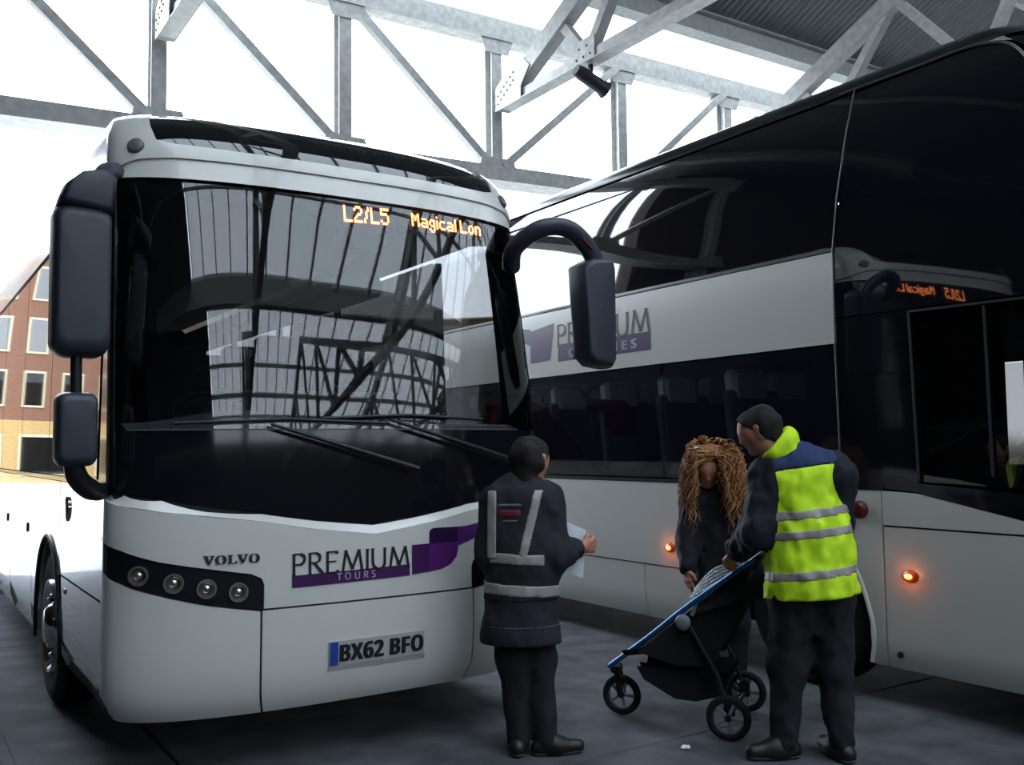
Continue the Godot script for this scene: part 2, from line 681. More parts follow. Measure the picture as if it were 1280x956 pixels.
func hand(mb: MB, wrist: Vector3, dir: Vector3, palm_out: Vector3, thumb: Vector3, curl: float, cell := 0.004) -> void:
	var d := dir.normalized()
	var t := (thumb - d * thumb.dot(d)).normalized()
	var p := (palm_out - d * palm_out.dot(d) - t * palm_out.dot(t)).normalized()
	var B := []
	B.append([wrist - d * 0.03, 0.026, wrist + d * 0.02, 0.027])
	for s in [-1.0, 0.0, 1.0]:
		B.append([wrist + d * 0.015 + t * s * 0.016, 0.017, wrist + d * 0.075 + t * s * 0.026, 0.0155])
	var lens := [0.066, 0.076, 0.07, 0.055]
	for k in 4:
		var r0: Vector3 = wrist + d * (0.083 - absf(k - 1.3) * 0.003) + t * (0.031 - 0.021 * k)
		var ang := curl
		var q := r0
		var rad := 0.0088 - (0.0008 if k == 3 else 0.0)
		for s in 3:
			ang += curl * (0.8 if s > 0 else 0.2)
			var nx: Vector3 = q + (d * cos(ang) + p * sin(ang)) * lens[k] * [0.45, 0.31, 0.24][s]
			B.append([q, rad, nx, rad * 0.93])
			q = nx
			rad *= 0.93
	var tb := wrist + d * 0.025 + t * 0.024
	var t1 := tb + (d * 0.6 + t * 0.7 + p * 0.3).normalized() * 0.038
	var t2 := t1 + (d * 0.85 + t * 0.2 + p * (0.2 + curl * 0.4)).normalized() * 0.03
	B.append([tb, 0.0135, t1, 0.011])
	B.append([t1, 0.0105, t2, 0.009])
	net(mb, B, cell, [], 0.0045)

# a head of about 23 cm; f the way the face looks, u the crown
func head_bones(c: Vector3, f: Vector3, u: Vector3) -> Array:
	f = f.normalized()
	u = (u - f * u.dot(f)).normalized()
	var s := f.cross(u)
	var B := []
	B.append([c + u * 0.03 - f * 0.03, 0.083, c + u * 0.035 + f * 0.022, 0.075])
	B.append([c - u * 0.012 + f * 0.035, 0.058, c - u * 0.075 + f * 0.045, 0.04])
	for g in [-1.0, 1.0]:
		B.append([c - u * 0.02 + f * 0.03 + s * g * 0.022, 0.05, c - u * 0.06 + f * 0.028 + s * g * 0.02, 0.034])
		B.append([c + u * 0.022 - f * 0.006 + s * g * 0.079, 0.013, c - u * 0.024 - f * 0.002 + s * g * 0.074, 0.009])
		B.append([c + u * 0.028 + f * 0.079 + s * g * 0.012, 0.012, c + u * 0.026 + f * 0.07 + s * g * 0.045, 0.011])
	B.append([c + u * 0.015 + f * 0.09, 0.009, c - u * 0.022 + f * 0.106, 0.012])
	B.append([c - u * 0.052 + f * 0.082 - s * 0.014, 0.008, c - u * 0.052 + f * 0.082 + s * 0.014, 0.008])
	B.append([c - u * 0.09 + f * 0.075, 0.016, c - u * 0.088 + f * 0.07, 0.016])
	return B

func face_bits(root: Node3D, c: Vector3, f: Vector3, u: Vector3, brow: Material, lip: Material) -> void:
	f = f.normalized()
	u = (u - f * u.dot(f)).normalized()
	var s := f.cross(u)
	for g in [-1.0, 1.0]:
		var e := part(root, "eye", MB.new().lathe(ball(0.0115), Transform3D(Basis(s, f, s.cross(f)), c + u * 0.004 + f * 0.081 + s * g * 0.031), 12), M.eye_white)
		part(e, "iris", MB.new().lathe(ball(0.0062), Transform3D(Basis(s, f, s.cross(f)), c + u * 0.003 + f * 0.0885 + s * g * 0.031), 10), M.black_matt)
		part(root, "eyebrow", MB.new().tube([c + u * 0.026 + f * 0.092 + s * g * 0.014, c + u * 0.031 + f * 0.09 + s * g * 0.032, c + u * 0.024 + f * 0.079 + s * g * 0.05], [0.0035, 0.0045, 0.002], 6), brow)
	part(root, "lips", MB.new().tube([c - u * 0.052 + f * 0.083 - s * 0.021, c - u * 0.05 + f * 0.0915, c - u * 0.052 + f * 0.083 + s * 0.021], [0.003, 0.006, 0.003], 6), lip)

func ball(r: float, seg := 10) -> Array:
	var p := []
	for i in seg + 1:
		var a := PI * i / seg - PI / 2
		p.append(Vector2(maxf(cos(a) * r, 0.0), sin(a) * r))
	return p

func shoe(ankle: Vector3, toe: Vector3) -> Array:
	var d := (toe - ankle)
	d.y = 0
	d = d.normalized()
	var g := Vector3(ankle.x, 0.04, ankle.z)
	return [[g - d * 0.045, 0.04, g + d * 0.06, 0.042], [g + d * 0.06, 0.042, g + d * 0.165, 0.034], [g + Vector3(0, 0.05, 0), 0.045, g + d * 0.03 + Vector3(0, 0.02, 0), 0.046]]

func steward() -> void:   # dark long coat with reflective bands, seen from behind
	var r := thing("person", "person in long dark coat with two grey reflective bands holding white papers", "person", Vector3(2.91, 0, -4.22), TURN)
	var hc := Vector3(-0.028, 1.515, -0.02)
	var hf := Vector3(0.55, -0.12, -0.8)
	var torso := [[Vector3(-0.09, 1.3, 0), 0.125, Vector3(-0.09, 1.05, 0), 0.13, 0.8], [Vector3(-0.09, 1.05, 0), 0.13, Vector3(-0.09, 0.84, 0), 0.15, 0.8], [Vector3(-0.2, 1.3, 0.02), 0.07, Vector3(0.04, 1.3, -0.02), 0.07]]
	var neck := [[Vector3(-0.05, 1.44, -0.01), 0.052, Vector3(-0.07, 1.33, 0), 0.06]]
	var arms := [[Vector3(-0.215, 1.3, 0.02), 0.062, Vector3(-0.255, 1.05, 0.0), 0.05], [Vector3(-0.255, 1.05, 0.0), 0.048, Vector3(-0.13, 1.06, -0.22), 0.034], [Vector3(0.055, 1.3, -0.02), 0.062, Vector3(0.092, 1.02, 0.02), 0.05], [Vector3(0.092, 1.02, 0.02), 0.047, Vector3(0.225, 1.045, -0.1), 0.033]]
	var legs := [[Vector3(-0.155, 0.84, 0), 0.095, Vector3(-0.14, 0.47, -0.01), 0.066], [Vector3(-0.14, 0.47, -0.01), 0.062, Vector3(-0.116, 0.08, 0.01), 0.042], [Vector3(-0.03, 0.84, -0.02), 0.095, Vector3(0.0, 0.47, -0.03), 0.066], [Vector3(0.0, 0.47, -0.03), 0.062, Vector3(0.03, 0.08, 0.03), 0.042]]
	var body := MB.new()
	net(body, torso + neck + arms + legs, 0.014)
	net(body, head_bones(hc, hf, Vector3.UP) + neck, 0.006, [], 0.01)
	hand(body, Vector3(0.235, 1.048, -0.11), Vector3(0.8, 0.1, -0.5), Vector3(-0.3, -0.6, -0.3), Vector3(0, 1, 0.2), 0.55)
	hand(body, Vector3(-0.12, 1.06, -0.235), Vector3(0.7, 0.1, -0.6), Vector3(0.2, 0.5, 0.3), Vector3(0, 1, 0), 0.5)
	part(r, "body", body, M.skin)
	face_bits(r, hc, hf, Vector3.UP, M.hair_dark, M.lip)
	var hn := hf.normalized()
	part(r, "hair", net(MB.new(), [[hc + Vector3(0, 0.04, 0) - hn * 0.033, 0.09, hc + Vector3(0, 0.042, 0) + hn * 0.02, 0.082], [hc - hn * 0.045, 0.08, hc - hn * 0.045 - Vector3(0, 0.08, 0), 0.062]], 0.008, [[hn.rotated(Vector3.UP, 0.0), hn.dot(hc) + 0.05]], 0.02, 0.022, 5), M.hair_dark)
	part(r, "trousers", net(MB.new(), fat(legs, 0.016), 0.012, [[Vector3.DOWN, -0.05], [Vector3.UP, 0.9]], 0.02, 0.01, 8), M.trouser)
	for l in [[Vector3(-0.116, 0.08, 0.01), Vector3(-0.1, 0, -0.2)], [Vector3(0.03, 0.08, 0.03), Vector3(0.25, 0, 0.0)]]:
		var sh := part(r, "shoe", net(MB.new(), shoe(l[0], l[1]), 0.007, [[Vector3.DOWN, -0.004]], 0.015), M.shoe)
		part(sh, "sole", net(MB.new(), fat(shoe(l[0], l[1]).slice(0, 2), 0.004), 0.007, [[Vector3.DOWN, 0.0], [Vector3.UP, 0.022]], 0.012), M.sole)
	# coat
	var coat := [[Vector3(-0.09, 1.3, 0), 0.165, Vector3(-0.085, 1.05, 0), 0.185, 0.72], [Vector3(-0.085, 1.05, 0), 0.185, Vector3(-0.095, 0.6, 0), 0.195, 0.74], [Vector3(-0.19, 1.305, 0.02), 0.085, Vector3(0.035, 1.32, -0.02), 0.08], [Vector3(-0.095, 0.62, 0), 0.195, Vector3(-0.1, 0.45, 0), 0.2, 0.74]]
	var sleeve := fat(arms, 0.024)
	part(r, "coat", net(MB.new(), coat + sleeve, 0.011, [[Vector3.DOWN, -0.572], [Vector3(0.8, 0.1, -0.5).normalized(), Vector3(0.8, 0.1, -0.5).normalized().dot(Vector3(0.222, 1.045, -0.1))]], 0.022, 0.016, 11), M.coat_navy)
	part(r, "collar", net(MB.new(), [[Vector3(-0.12, 1.385, 0.015), 0.042, Vector3(-0.02, 1.395, 0.0), 0.042], [Vector3(-0.02, 1.395, -0.02), 0.04, Vector3(0.06, 1.355, -0.06), 0.035]], 0.008, [], 0.02), M.coat_navy)
	var vest := fat(coat.slice(0, 3), 0.008)
	part(r, "waistcoat", net(MB.new(), vest, 0.011, [[Vector3.DOWN, -0.8], [Vector3.UP, 1.395], [Vector3(1, 0.1, 0).normalized(), 0.19]], 0.022, 0.012, 11), M.coat_black)
	for y in [[0.99, 1.047], [0.828, 0.888]]:
		var up := Vector3(0.06, 1, 0).normalized()
		part(r, "reflective_band", net(MB.new(), fat(vest, 0.006), 0.009, [[-up, -(y[0] - 0.01)], [up, y[1] - 0.01], [Vector3(1, 0, 0), 0.03 if y[0] > 0.9 else 0.3]], 0.022, 0.012, 11), M.reflective)
	for q in [[-0.268, -0.222, 0.02], [-0.112, -0.062, 0.26]]:
		var sl := Vector3(1, -q[2], 0).normalized()
		part(r, "reflective_band", net(MB.new(), fat(coat + sleeve, 0.0145) if q[0] < -0.2 else fat(vest, 0.0055), 0.009, [[-sl, -sl.dot(Vector3(q[0], 1.02, 0))], [sl, sl.dot(Vector3(q[1], 1.02, 0))], [Vector3.DOWN, -1.02], [Vector3.UP, 1.37], [Vector3.FORWARD, 0.02]], 0.022, 0.012, 11), M.reflective)
	# back print: a line of grey marks, a red block and a small pale arc
	part(r, "back_print", net(MB.new(), fat(vest, 0.0055), 0.008, [[Vector3.LEFT, 0.205], [Vector3.RIGHT, -0.09], [Vector3.DOWN, -1.232], [Vector3.UP, 1.272], [Vector3.FORWARD, -0.05]], 0.022, 0.012, 11), M.red_print, "dark red block")
	part(r, "back_print", net(MB.new(), fat(vest, 0.005), 0.007, [[Vector3.LEFT, 0.225], [Vector3.RIGHT, -0.085], [Vector3.DOWN, -1.284], [Vector3.UP, 1.303], [Vector3.FORWARD, -0.05]], 0.022, 0.012, 11), M.grey_print, "grey printed line")
	part(r, "back_print", net(MB.new(), fat(vest, 0.005), 0.006, [[Vector3.LEFT, 0.185], [Vector3.RIGHT, -0.11], [Vector3.DOWN, -1.207], [Vector3.UP, 1.218], [Vector3.FORWARD, -0.05]], 0.022, 0.012, 11), M.grey_print, "pale underline")
	part(r, "hem_piping", net(MB.new(), fat(coat, 0.004), 0.008, [[Vector3.DOWN, -0.664], [Vector3.UP, 0.672]], 0.022, 0.016, 11), M.grey_print)
	# papers
	var p := thing("paper_sheets", "white sheets held by the person in the dark coat", "paper", Vector3(2.91, 0, -4.22), TURN)
	for k in 3:
		var o := Vector3(0.004 * k, 0.003 * k, -0.2 - 0.004 * k)
		var rows := []
		for i in 5:
			var u := i / 4.0
			var l := []
			for j in 5:
				var w := j / 4.0
				l.append(o + Vector3(0.10 + 0.16 * w - 0.02 * u, 1.2 - 0.25 * u - 0.07 * w, 0.03 * sin(w * 2.0) + 0.02 * u))
			rows.append(l)
		var back := []
		for l in rows:
			var l2 := []
			for q in l:
				l2.append(q + Vector3(0, 0, -0.0012))
			back.append(l2)
		part(p, "sheet", MB.new().grid(rows, o + Vector3(0.2, 1.05, -0.5)).grid(back, o + Vector3(0.2, 1.05, 0.5)), M.paper)

func marshal() -> void:   # yellow vest, bending over the pushchair
	var r := thing("person", "person in fluorescent yellow vest with navy shoulders standing beside the pushchair", "person", Vector3(3.97, 0, -3.40), TURN)
	var hc := Vector3(-0.17, 1.665, -0.03)
	var hf := Vector3(-0.86, -0.38, -0.3)
	var torso := [[Vector3(0.03, 1.4, -0.02), 0.15, Vector3(0.06, 1.1, 0), 0.15, 0.8], [Vector3(0.06, 1.1, 0), 0.15, Vector3(0.06, 0.88, 0), 0.155, 0.8], [Vector3(-0.1, 1.43, -0.02), 0.075, Vector3(0.2, 1.44, 0), 0.08]]
	var neck := [[Vector3(-0.13, 1.6, -0.02), 0.058, Vector3(-0.03, 1.46, -0.02), 0.07]]
	var arms := [[Vector3(-0.125, 1.42, -0.03), 0.07, Vector3(-0.2, 1.14, 0.0), 0.052], [Vector3(-0.2, 1.14, 0.0), 0.05, Vector3(-0.262, 1.02, -0.24), 0.036], [Vector3(0.225, 1.43, 0), 0.07, Vector3(0.24, 1.16, -0.12), 0.052], [Vector3(0.24, 1.16, -0.12), 0.05, Vector3(0.08, 1.06, -0.3), 0.036]]
	var legs := [[Vector3(-0.01, 0.88, 0), 0.11, Vector3(-0.055, 0.47, -0.03), 0.075], [Vector3(-0.055, 0.47, -0.03), 0.07, Vector3(-0.1, 0.09, 0.02), 0.046], [Vector3(0.15, 0.88, 0), 0.11, Vector3(0.175, 0.47, -0.02), 0.075], [Vector3(0.175, 0.47, -0.02), 0.07, Vector3(0.18, 0.09, 0.06), 0.046]]
	var body := MB.new()
	net(body, torso + neck + arms + legs, 0.014)
	net(body, head_bones(hc, hf, Vector3(-0.35, 1, 0)) + neck, 0.006, [], 0.01)
	hand(body, Vector3(-0.265, 1.01, -0.255), Vector3(-0.2, -0.5, -0.8), Vector3(0.2, -0.7, 0.3), Vector3(0.6, 0.4, 0), 0.6)
	hand(body, Vector3(0.07, 1.055, -0.31), Vector3(-0.7, -0.3, -0.5), Vector3(0, -0.6, 0.4), Vector3(0.1, 0.9, 0), 0.5)
	part(r, "body", body, M.skin)
	var hu := (Vector3(-0.35, 1, 0) - hf.normalized() * Vector3(-0.35, 1, 0).dot(hf.normalized())).normalized()
	var hn := hf.normalized()
	face_bits(r, hc, hf, hu, M.hair_dark, M.lip)
	part(r, "hair", net(MB.new(), [[hc + hu * 0.034 - hn * 0.033, 0.087, hc + hu * 0.04 + hn * 0.022, 0.078], [hc - hn * 0.04 + hu * 0.01, 0.082, hc - hn * 0.045 - hu * 0.045, 0.064]], 0.007, [[(hn * 0.75 - hu * 0.6).normalized(), (hn * 0.75 - hu * 0.6).normalized().dot(hc + hn * 0.02 + hu * 0.01)]], 0.02, 0.01, 5), M.hair_dark)
	part(r, "trousers", net(MB.new(), fat(legs, 0.022) + [[Vector3(-0.01, 0.86, 0), 0.125, Vector3(0.15, 0.86, 0), 0.125, 0.9]], 0.012, [[Vector3.DOWN, -0.045], [Vector3.UP, 1.0]], 0.025, 0.016, 8), M.trouser)
	for l in [[Vector3(-0.1, 0.09, 0.02), Vector3(-0.35, 0, 0.05)], [Vector3(0.18, 0.09, 0.06), Vector3(0.12, 0, -0.2)]]:
		var sh := part(r, "shoe", net(MB.new(), fat(shoe(l[0], l[1]), 0.005), 0.007, [[Vector3.DOWN, -0.004]], 0.015), M.shoe)
		part(sh, "sole", net(MB.new(), fat(shoe(l[0], l[1]).slice(0, 2), 0.009), 0.007, [[Vector3.DOWN, 0.0], [Vector3.UP, 0.022]], 0.012), M.sole)
	var jacket := [[Vector3(0.03, 1.4, -0.02), 0.19, Vector3(0.065, 1.1, 0), 0.2, 0.72], [Vector3(0.065, 1.1, 0), 0.2, Vector3(0.075, 0.84, 0), 0.215, 0.74], [Vector3(-0.09, 1.44, -0.02), 0.085, Vector3(0.185, 1.455, 0), 0.085], [Vector3(0.075, 0.86, 0), 0.215, Vector3(0.078, 0.7, 0), 0.22, 0.74]]
	var wrist_l := Vector3(-0.2, -0.5, -0.8).normalized()
	part(r, "jacket", net(MB.new(), jacket + fat(arms, 0.032), 0.011, [[Vector3.DOWN, -0.86], [wrist_l, wrist_l.dot(Vector3(-0.262, 1.02, -0.245))]], 0.022, 0.026, 21), M.jacket_navy)
	var vest := fat(jacket, 0.012)
	var yoke := Vector3(-0.12, 1, 0).normalized()
	part(r, "vest", net(MB.new(), vest, 0.01, [[Vector3(0.06, -1, 0).normalized(), -0.806], [yoke, yoke.dot(Vector3(0.05, 1.478, 0))], [Vector3(1, 0.04, 0).normalized(), 0.345], [Vector3(-1, 0.12, 0).normalized(), 0.3]], 0.022, 0.026, 21), M.hivis)
	part(r, "shoulder_yoke", net(MB.new(), fat(jacket, 0.012), 0.01, [[-yoke, -yoke.dot(Vector3(0.05, 1.478, 0))]], 0.022, 0.014, 21), M.yoke_navy)
	part(r, "collar", net(MB.new(), [[Vector3(-0.12, 1.56, 0.02), 0.05, Vector3(-0.03, 1.625, 0.0), 0.055], [Vector3(-0.06, 1.56, -0.02), 0.085, Vector3(-0.015, 1.5, -0.02), 0.1]], 0.008, [[Vector3(-0.75, 0.65, 0).normalized(), Vector3(-0.75, 0.65, 0).normalized().dot(Vector3(-0.06, 1.655, 0))]], 0.02, 0.01), M.hivis)
	for y in [1.243, 1.143, 0.94]:
		var up := Vector3(-0.1, 1, 0).normalized()
		part(r, "reflective_band", net(MB.new(), fat(vest, 0.005), 0.009, [[-up, -up.dot(Vector3(0.08, y - 0.024, 0))], [up, up.dot(Vector3(0.08, y + 0.024, 0))]], 0.022, 0.026, 21), M.reflective)

func traveller() -> void:   # curly hair, dark coat, stooping
	var r := thing("person", "person with long curly ginger hair and dark coat stooping over the pushchair", "person", Vector3(4.6, 0, -4.6), TURN)
	var hc := Vector3(-0.07, 1.44, 0.1)
	var hf := Vector3(-0.12, -0.42, 0.8)
	var hup := Vector3(0, 0.85, 0.4)
	var torso := [[Vector3(0.02, 1.22, 0.02), 0.13, Vector3(0.03, 1.0, -0.03), 0.125, 0.8], [Vector3(0.03, 1.0, -0.03), 0.125, Vector3(0.03, 0.84, -0.04), 0.15, 0.8], [Vector3(-0.13, 1.22, 0.03), 0.07, Vector3(0.17, 1.25, 0.0), 0.07]]
	var neck := [[Vector3(-0.05, 1.39, 0.07), 0.05, Vector3(0.0, 1.28, 0.02), 0.06]]
	var arms := [[Vector3(-0.15, 1.22, 0.03), 0.06, Vector3(-0.2, 0.97, 0.06), 0.048], [Vector3(-0.2, 0.97, 0.06), 0.045, Vector3(-0.222, 0.81, 0.14), 0.032], [Vector3(0.19, 1.24, 0), 0.06, Vector3(0.2, 0.99, 0.1), 0.048], [Vector3(0.2, 0.99, 0.1), 0.045, Vector3(0.08, 0.9, 0.2), 0.032]]
	var legs := [[Vector3(-0.05, 0.84, -0.03), 0.1, Vector3(-0.06, 0.45, 0.0), 0.066], [Vector3(-0.06, 0.45, 0.0), 0.062, Vector3(-0.06, 0.08, -0.04), 0.042], [Vector3(0.11, 0.84, -0.03), 0.1, Vector3(0.12, 0.45, 0.0), 0.066], [Vector3(0.12, 0.45, 0.0), 0.062, Vector3(0.12, 0.08, -0.04), 0.042]]
	var body := MB.new()
	net(body, torso + neck + arms + legs, 0.014)
	net(body, head_bones(hc, hf, hup) + neck, 0.006, [], 0.01)
	hand(body, Vector3(-0.225, 0.805, 0.145), Vector3(0.05, -1, 0.15), Vector3(0.8, 0, -0.3), Vector3(0.3, 0, 1), 0.25)
	hand(body, Vector3(0.07, 0.895, 0.21), Vector3(-0.8, -0.4, 0.4), Vector3(0, -0.7, -0.3), Vector3(0, 0.5, 0.6), 0.5)
	part(r, "body", body, M.skin)
	face_bits(r, hc, hf, hup, M.hair_ginger, M.lip)
	part(r, "trousers", net(MB.new(), fat(legs, 0.014), 0.014, [[Vector3.DOWN, -0.05], [Vector3.UP, 0.95]], 0.02, 0.01), M.trouser)
	for x in [-0.06, 0.12]:
		part(r, "shoe", net(MB.new(), shoe(Vector3(x, 0.08, -0.04), Vector3(x, 0, 0.3)), 0.008, [[Vector3.DOWN, -0.002]], 0.015), M.shoe)
	var coat := [[Vector3(0.02, 1.22, 0.02), 0.165, Vector3(0.03, 1.0, -0.03), 0.17, 0.75], [Vector3(0.03, 1.0, -0.03), 0.17, Vector3(0.03, 0.6, -0.04), 0.2, 0.8], [Vector3(-0.12, 1.225, 0.03), 0.085, Vector3(0.16, 1.26, 0), 0.085]]
	var wd := Vector3(-0.02, -0.9, 0.3).normalized()
	part(r, "coat", net(MB.new(), coat + fat(arms, 0.026), 0.011, [[Vector3.DOWN, -0.62]], 0.022, 0.02, 31), M.coat_plum)
	part(r, "hood", net(MB.new(), [[Vector3(-0.03, 1.32, -0.03), 0.07, Vector3(0.14, 1.34, -0.02), 0.06], [Vector3(0.14, 1.34, -0.02), 0.055, Vector3(0.16, 1.27, 0.08), 0.04]], 0.009, [], 0.02, 0.015, 5), M.coat_grey)
	# hair: a cap and many curls
	var fn := hf.normalized()
	var un := (hup - fn * hup.dot(fn)).normalized()
	var sn_ := fn.cross(un)
	var hair := part(r, "hair", net(MB.new(), [[hc + un * 0.045 - fn * 0.03, 0.095, hc + un * 0.06 + fn * 0.03, 0.075], [hc - fn * 0.05, 0.09, hc - fn * 0.06 - un * 0.08, 0.075]], 0.008, [[(fn - un * 0.55).normalized(), (fn - un * 0.55).normalized().dot(hc + fn * 0.045 + un * 0.03)]], 0.02, 0.03, 5), M.hair_ginger)
	var rng := RandomNumberGenerator.new()
	rng.seed = 77
	var sets := [MB.new(), MB.new(), MB.new()]
	for i in 460:
		var a := rng.randf_range(-2.75, 2.75)      # round the head, 0 = back
		var hgt := rng.randf_range(-0.03, 0.13)
		var q := hc - fn * cos(a) * 0.085 + sn_ * sin(a) * 0.085 + un * hgt
		var outw := (q - hc).normalized()
		var L := rng.randf_range(0.16, 0.36)
		var pts := []
		var rad := []
		var ph := rng.randf() * TAU
		var wv := rng.randf_range(0.011, 0.024)
		var tw := rng.randf_range(2.0, 4.0)
		var steps := 15
		for k in steps:
			var u := float(k) / (steps - 1)
			var p := q + outw * (0.035 + 0.15 * u * (1.25 - u)) + Vector3(0, -1, 0.06) * L * u * u * 0.85 + Vector3(0, -0.12, 0) * L * u
			p += Vector3(0.11 * u * maxf(0.0, (q - hc).x * 9.0), 0.05 * u * maxf(0.0, (q - hc).x * 9.0), 0)
			p += Vector3(cos(ph + u * tw * TAU), 0.3 * sin(ph * 2 + u * 9), sin(ph + u * tw * TAU)) * wv * (0.3 + u)
			pts.append(p)
			rad.append(0.0038 * (1.0 - 0.75 * u) + 0.0006)
		# keep the face free
		var mid: Vector3 = pts[7] - hc
		if mid.dot(fn) > 0.06 and absf(mid.dot(sn_)) < 0.085:
			continue
		sets[i % 3].tube(pts, rad, 5, false)
	for i in 240:   # from the crown down both sides
		var sd := -1.0 if rng.randf() < 0.45 else 1.0
		var q := hc + un * rng.randf_range(0.1, 0.13) + sn_ * rng.randf_range(-0.055, 0.055) + fn * rng.randf_range(-0.07, 0.075)
		var L := rng.randf_range(0.14, 0.3)
		var ph := rng.randf() * TAU
		var pts := []
		var rad := []
		for k in 13:
			var u := k / 12.0
			var p := q + un * 0.03 * sin(u * 2.5) + sn_ * sd * (0.125 * sin(minf(u * 1.9, 1.57)) - (q - hc).dot(sn_) * sd * u * 0.6) + Vector3(0, -1, 0.05) * L * u * u
			p += Vector3(cos(ph + u * 18.0), 0.5 * sin(ph + u * 15.0), sin(ph + u * 18.0)) * 0.013 * (0.4 + u)
			pts.append(p)
			rad.append(0.0042 * (1.0 - 0.7 * u) + 0.0006)
		sets[i % 3].tube(pts, rad, 5, false)
	for k in 3:
		var c := part(hair, "curls", sets[k], [M.hair_ginger, M.hair_gold, M.hair_brown][k])
		c.set_meta("kind", "stuff")
	part(hair, "hair_clip", MB.new().box(Vector3(-0.15, 1.575, 0.15), Vector3(0.03, 0.018, 0.016), Basis(), 0.004), M.paper)

# ---------------------------------------------------------------- pushchair
func pushchair() -> void:
	var r := thing("pushchair", "black three-wheeled pushchair with a blue metal frame", "pushchair", Vector3(4.10, 0, -3.97), deg_to_rad(34.5))
	for w in [[0.0, -0.68, 0.118, 0.045], [-0.3, 0.0, 0.122, 0.045], [0.3, 0.0, 0.122, 0.045]]:
		var xf := Transform3D(Basis(Vector3(0, 1, 0), Vector3(1, 0, 0), Vector3(0, 0, -1)), Vector3(w[0], w[2], w[1]))
		var R: float = w[2]
		var ty := []
		for k in 13:
			var a := TAU * k / 12
			ty.append(Vector2(R - 0.022 + 0.022 * cos(a), 0.021 * sin(a)))
		var wh := part(r, "wheel", MB.new().lathe(ty, xf, 28), M.rubber)
		var rim := MB.new().lathe([Vector2(R - 0.042, -0.012), Vector2(R - 0.036, -0.012), Vector2(R - 0.036, 0.012), Vector2(R - 0.042, 0.012), Vector2(R - 0.042, -0.012)], xf, 24, false)
		part(wh, "rim", rim, M.plastic_grey)
		part(wh, "hub", MB.new().lathe([Vector2(0.0, -0.024), Vector2(0.018, -0.022), Vector2(0.02, 0.0), Vector2(0.018, 0.022), Vector2(0.0, 0.024)], xf, 14), M.black_plastic)
		for k in 5:
			var a := TAU * k / 5 + 0.4
			var d := Vector3(0, cos(a), sin(a))
			part(wh, "spoke", MB.new().bar(xf.origin + d * 0.014, xf.origin + d * (R - 0.036), 0.014, 0.018, Vector3.RIGHT, 0.003), M.plastic_grey)
	for s in [-1.0, 1.0]:
		part(r, "frame_rail", MB.new().tube(smooth_path([Vector3(s * 0.08, 0.295, -0.73), Vector3(s * 0.16, 0.5, -0.463), Vector3(s * 0.22, 0.7, -0.214), Vector3(s * 0.24, 0.965, 0.15)], 5), 0.0155, 10), M.blue_metal)
		part(r, "rear_leg", MB.new().tube([Vector3(s * 0.225, 0.63, -0.24), Vector3(s * 0.26, 0.33, -0.06), Vector3(s * 0.275, 0.125, 0.0)], 0.013, 10), M.black_plastic)
		part(r, "wheel_bracket", MB.new().box(Vector3(s * 0.268, 0.15, 0), Vector3(0.03, 0.1, 0.06), Basis(), 0.008), M.black_plastic)
		part(r, "hinge_knob", MB.new().lathe([Vector2(0, -0.02), Vector2(0.04, -0.018), Vector2(0.045, 0.0), Vector2(0.04, 0.018), Vector2(0.02, 0.026), Vector2(0, 0.026)], Transform3D(Basis(Vector3(0, 1, 0), Vector3(1, 0, 0) * s, Vector3(0, 0, -1) * s), Vector3(s * 0.235, 0.605, -0.25)), 18), M.plastic_grey)
	part(r, "handle", MB.new().tube(smooth_path([Vector3(-0.24, 0.965, 0.15), Vector3(-0.235, 1.0, 0.2), Vector3(-0.15, 1.01, 0.22), Vector3(0.15, 1.01, 0.22), Vector3(0.235, 1.0, 0.2), Vector3(0.24, 0.965, 0.15)], 5), 0.017, 10), M.black_plastic)
	part(r, "axle", MB.new().tube([Vector3(-0.29, 0.122, 0), Vector3(0.29, 0.122, 0)], 0.011, 8), M.black_plastic)
	part(r, "front_fork", MB.new().bar(Vector3(-0.034, 0.118, -0.68), Vector3(-0.034, 0.25, -0.70), 0.01, 0.035, Vector3.RIGHT, 0.003).bar(Vector3(0.034, 0.118, -0.68), Vector3(0.034, 0.25, -0.70), 0.01, 0.035, Vector3.RIGHT, 0.003).box(Vector3(0, 0.272, -0.71), Vector3(0.085, 0.05, 0.06), Basis(), 0.01), M.black_plastic)
	part(r, "cross_bar", MB.new().tube([Vector3(-0.085, 0.3, -0.73), Vector3(0.085, 0.3, -0.73)], 0.015, 8), M.blue_metal)
	# seat hammock
	var rows := []
	for q in [[0.36, -0.62], [0.38, -0.5], [0.44, -0.4], [0.43, -0.25], [0.42, -0.12], [0.55, -0.03], [0.7, 0.04], [0.85, 0.09], [0.96, 0.12]]:
		var l := []
		for k in 9:
			var u := k / 8.0 * 2 - 1
			l.append(Vector3(u * 0.2, q[0] + 0.06 * absf(u) ** 3, q[1]))
		rows.append(l)
	part(r, "seat", MB.new().grid(rows, Vector3(0, 0.2, 0.1)), M.black_fabric)
	for s in [-1.0, 1.0]:
		var pl := PackedVector2Array([Vector2(-0.52, 0.42), Vector2(-0.3, 0.36), Vector2(-0.1, 0.37), Vector2(0.06, 0.66), Vector2(0.13, 0.93), Vector2(0.02, 0.86), Vector2(-0.2, 0.68)])
		part(r, "seat_side", MB.new().prism(pl, -0.004, 0.004, Transform3D(Basis(Vector3(0, 0, 1), Vector3(0, 1, 0), Vector3(-1, 0, 0)), Vector3(s * 0.212, 0, 0))), M.black_fabric)
	# canopy folded back over the seat
	rows = []
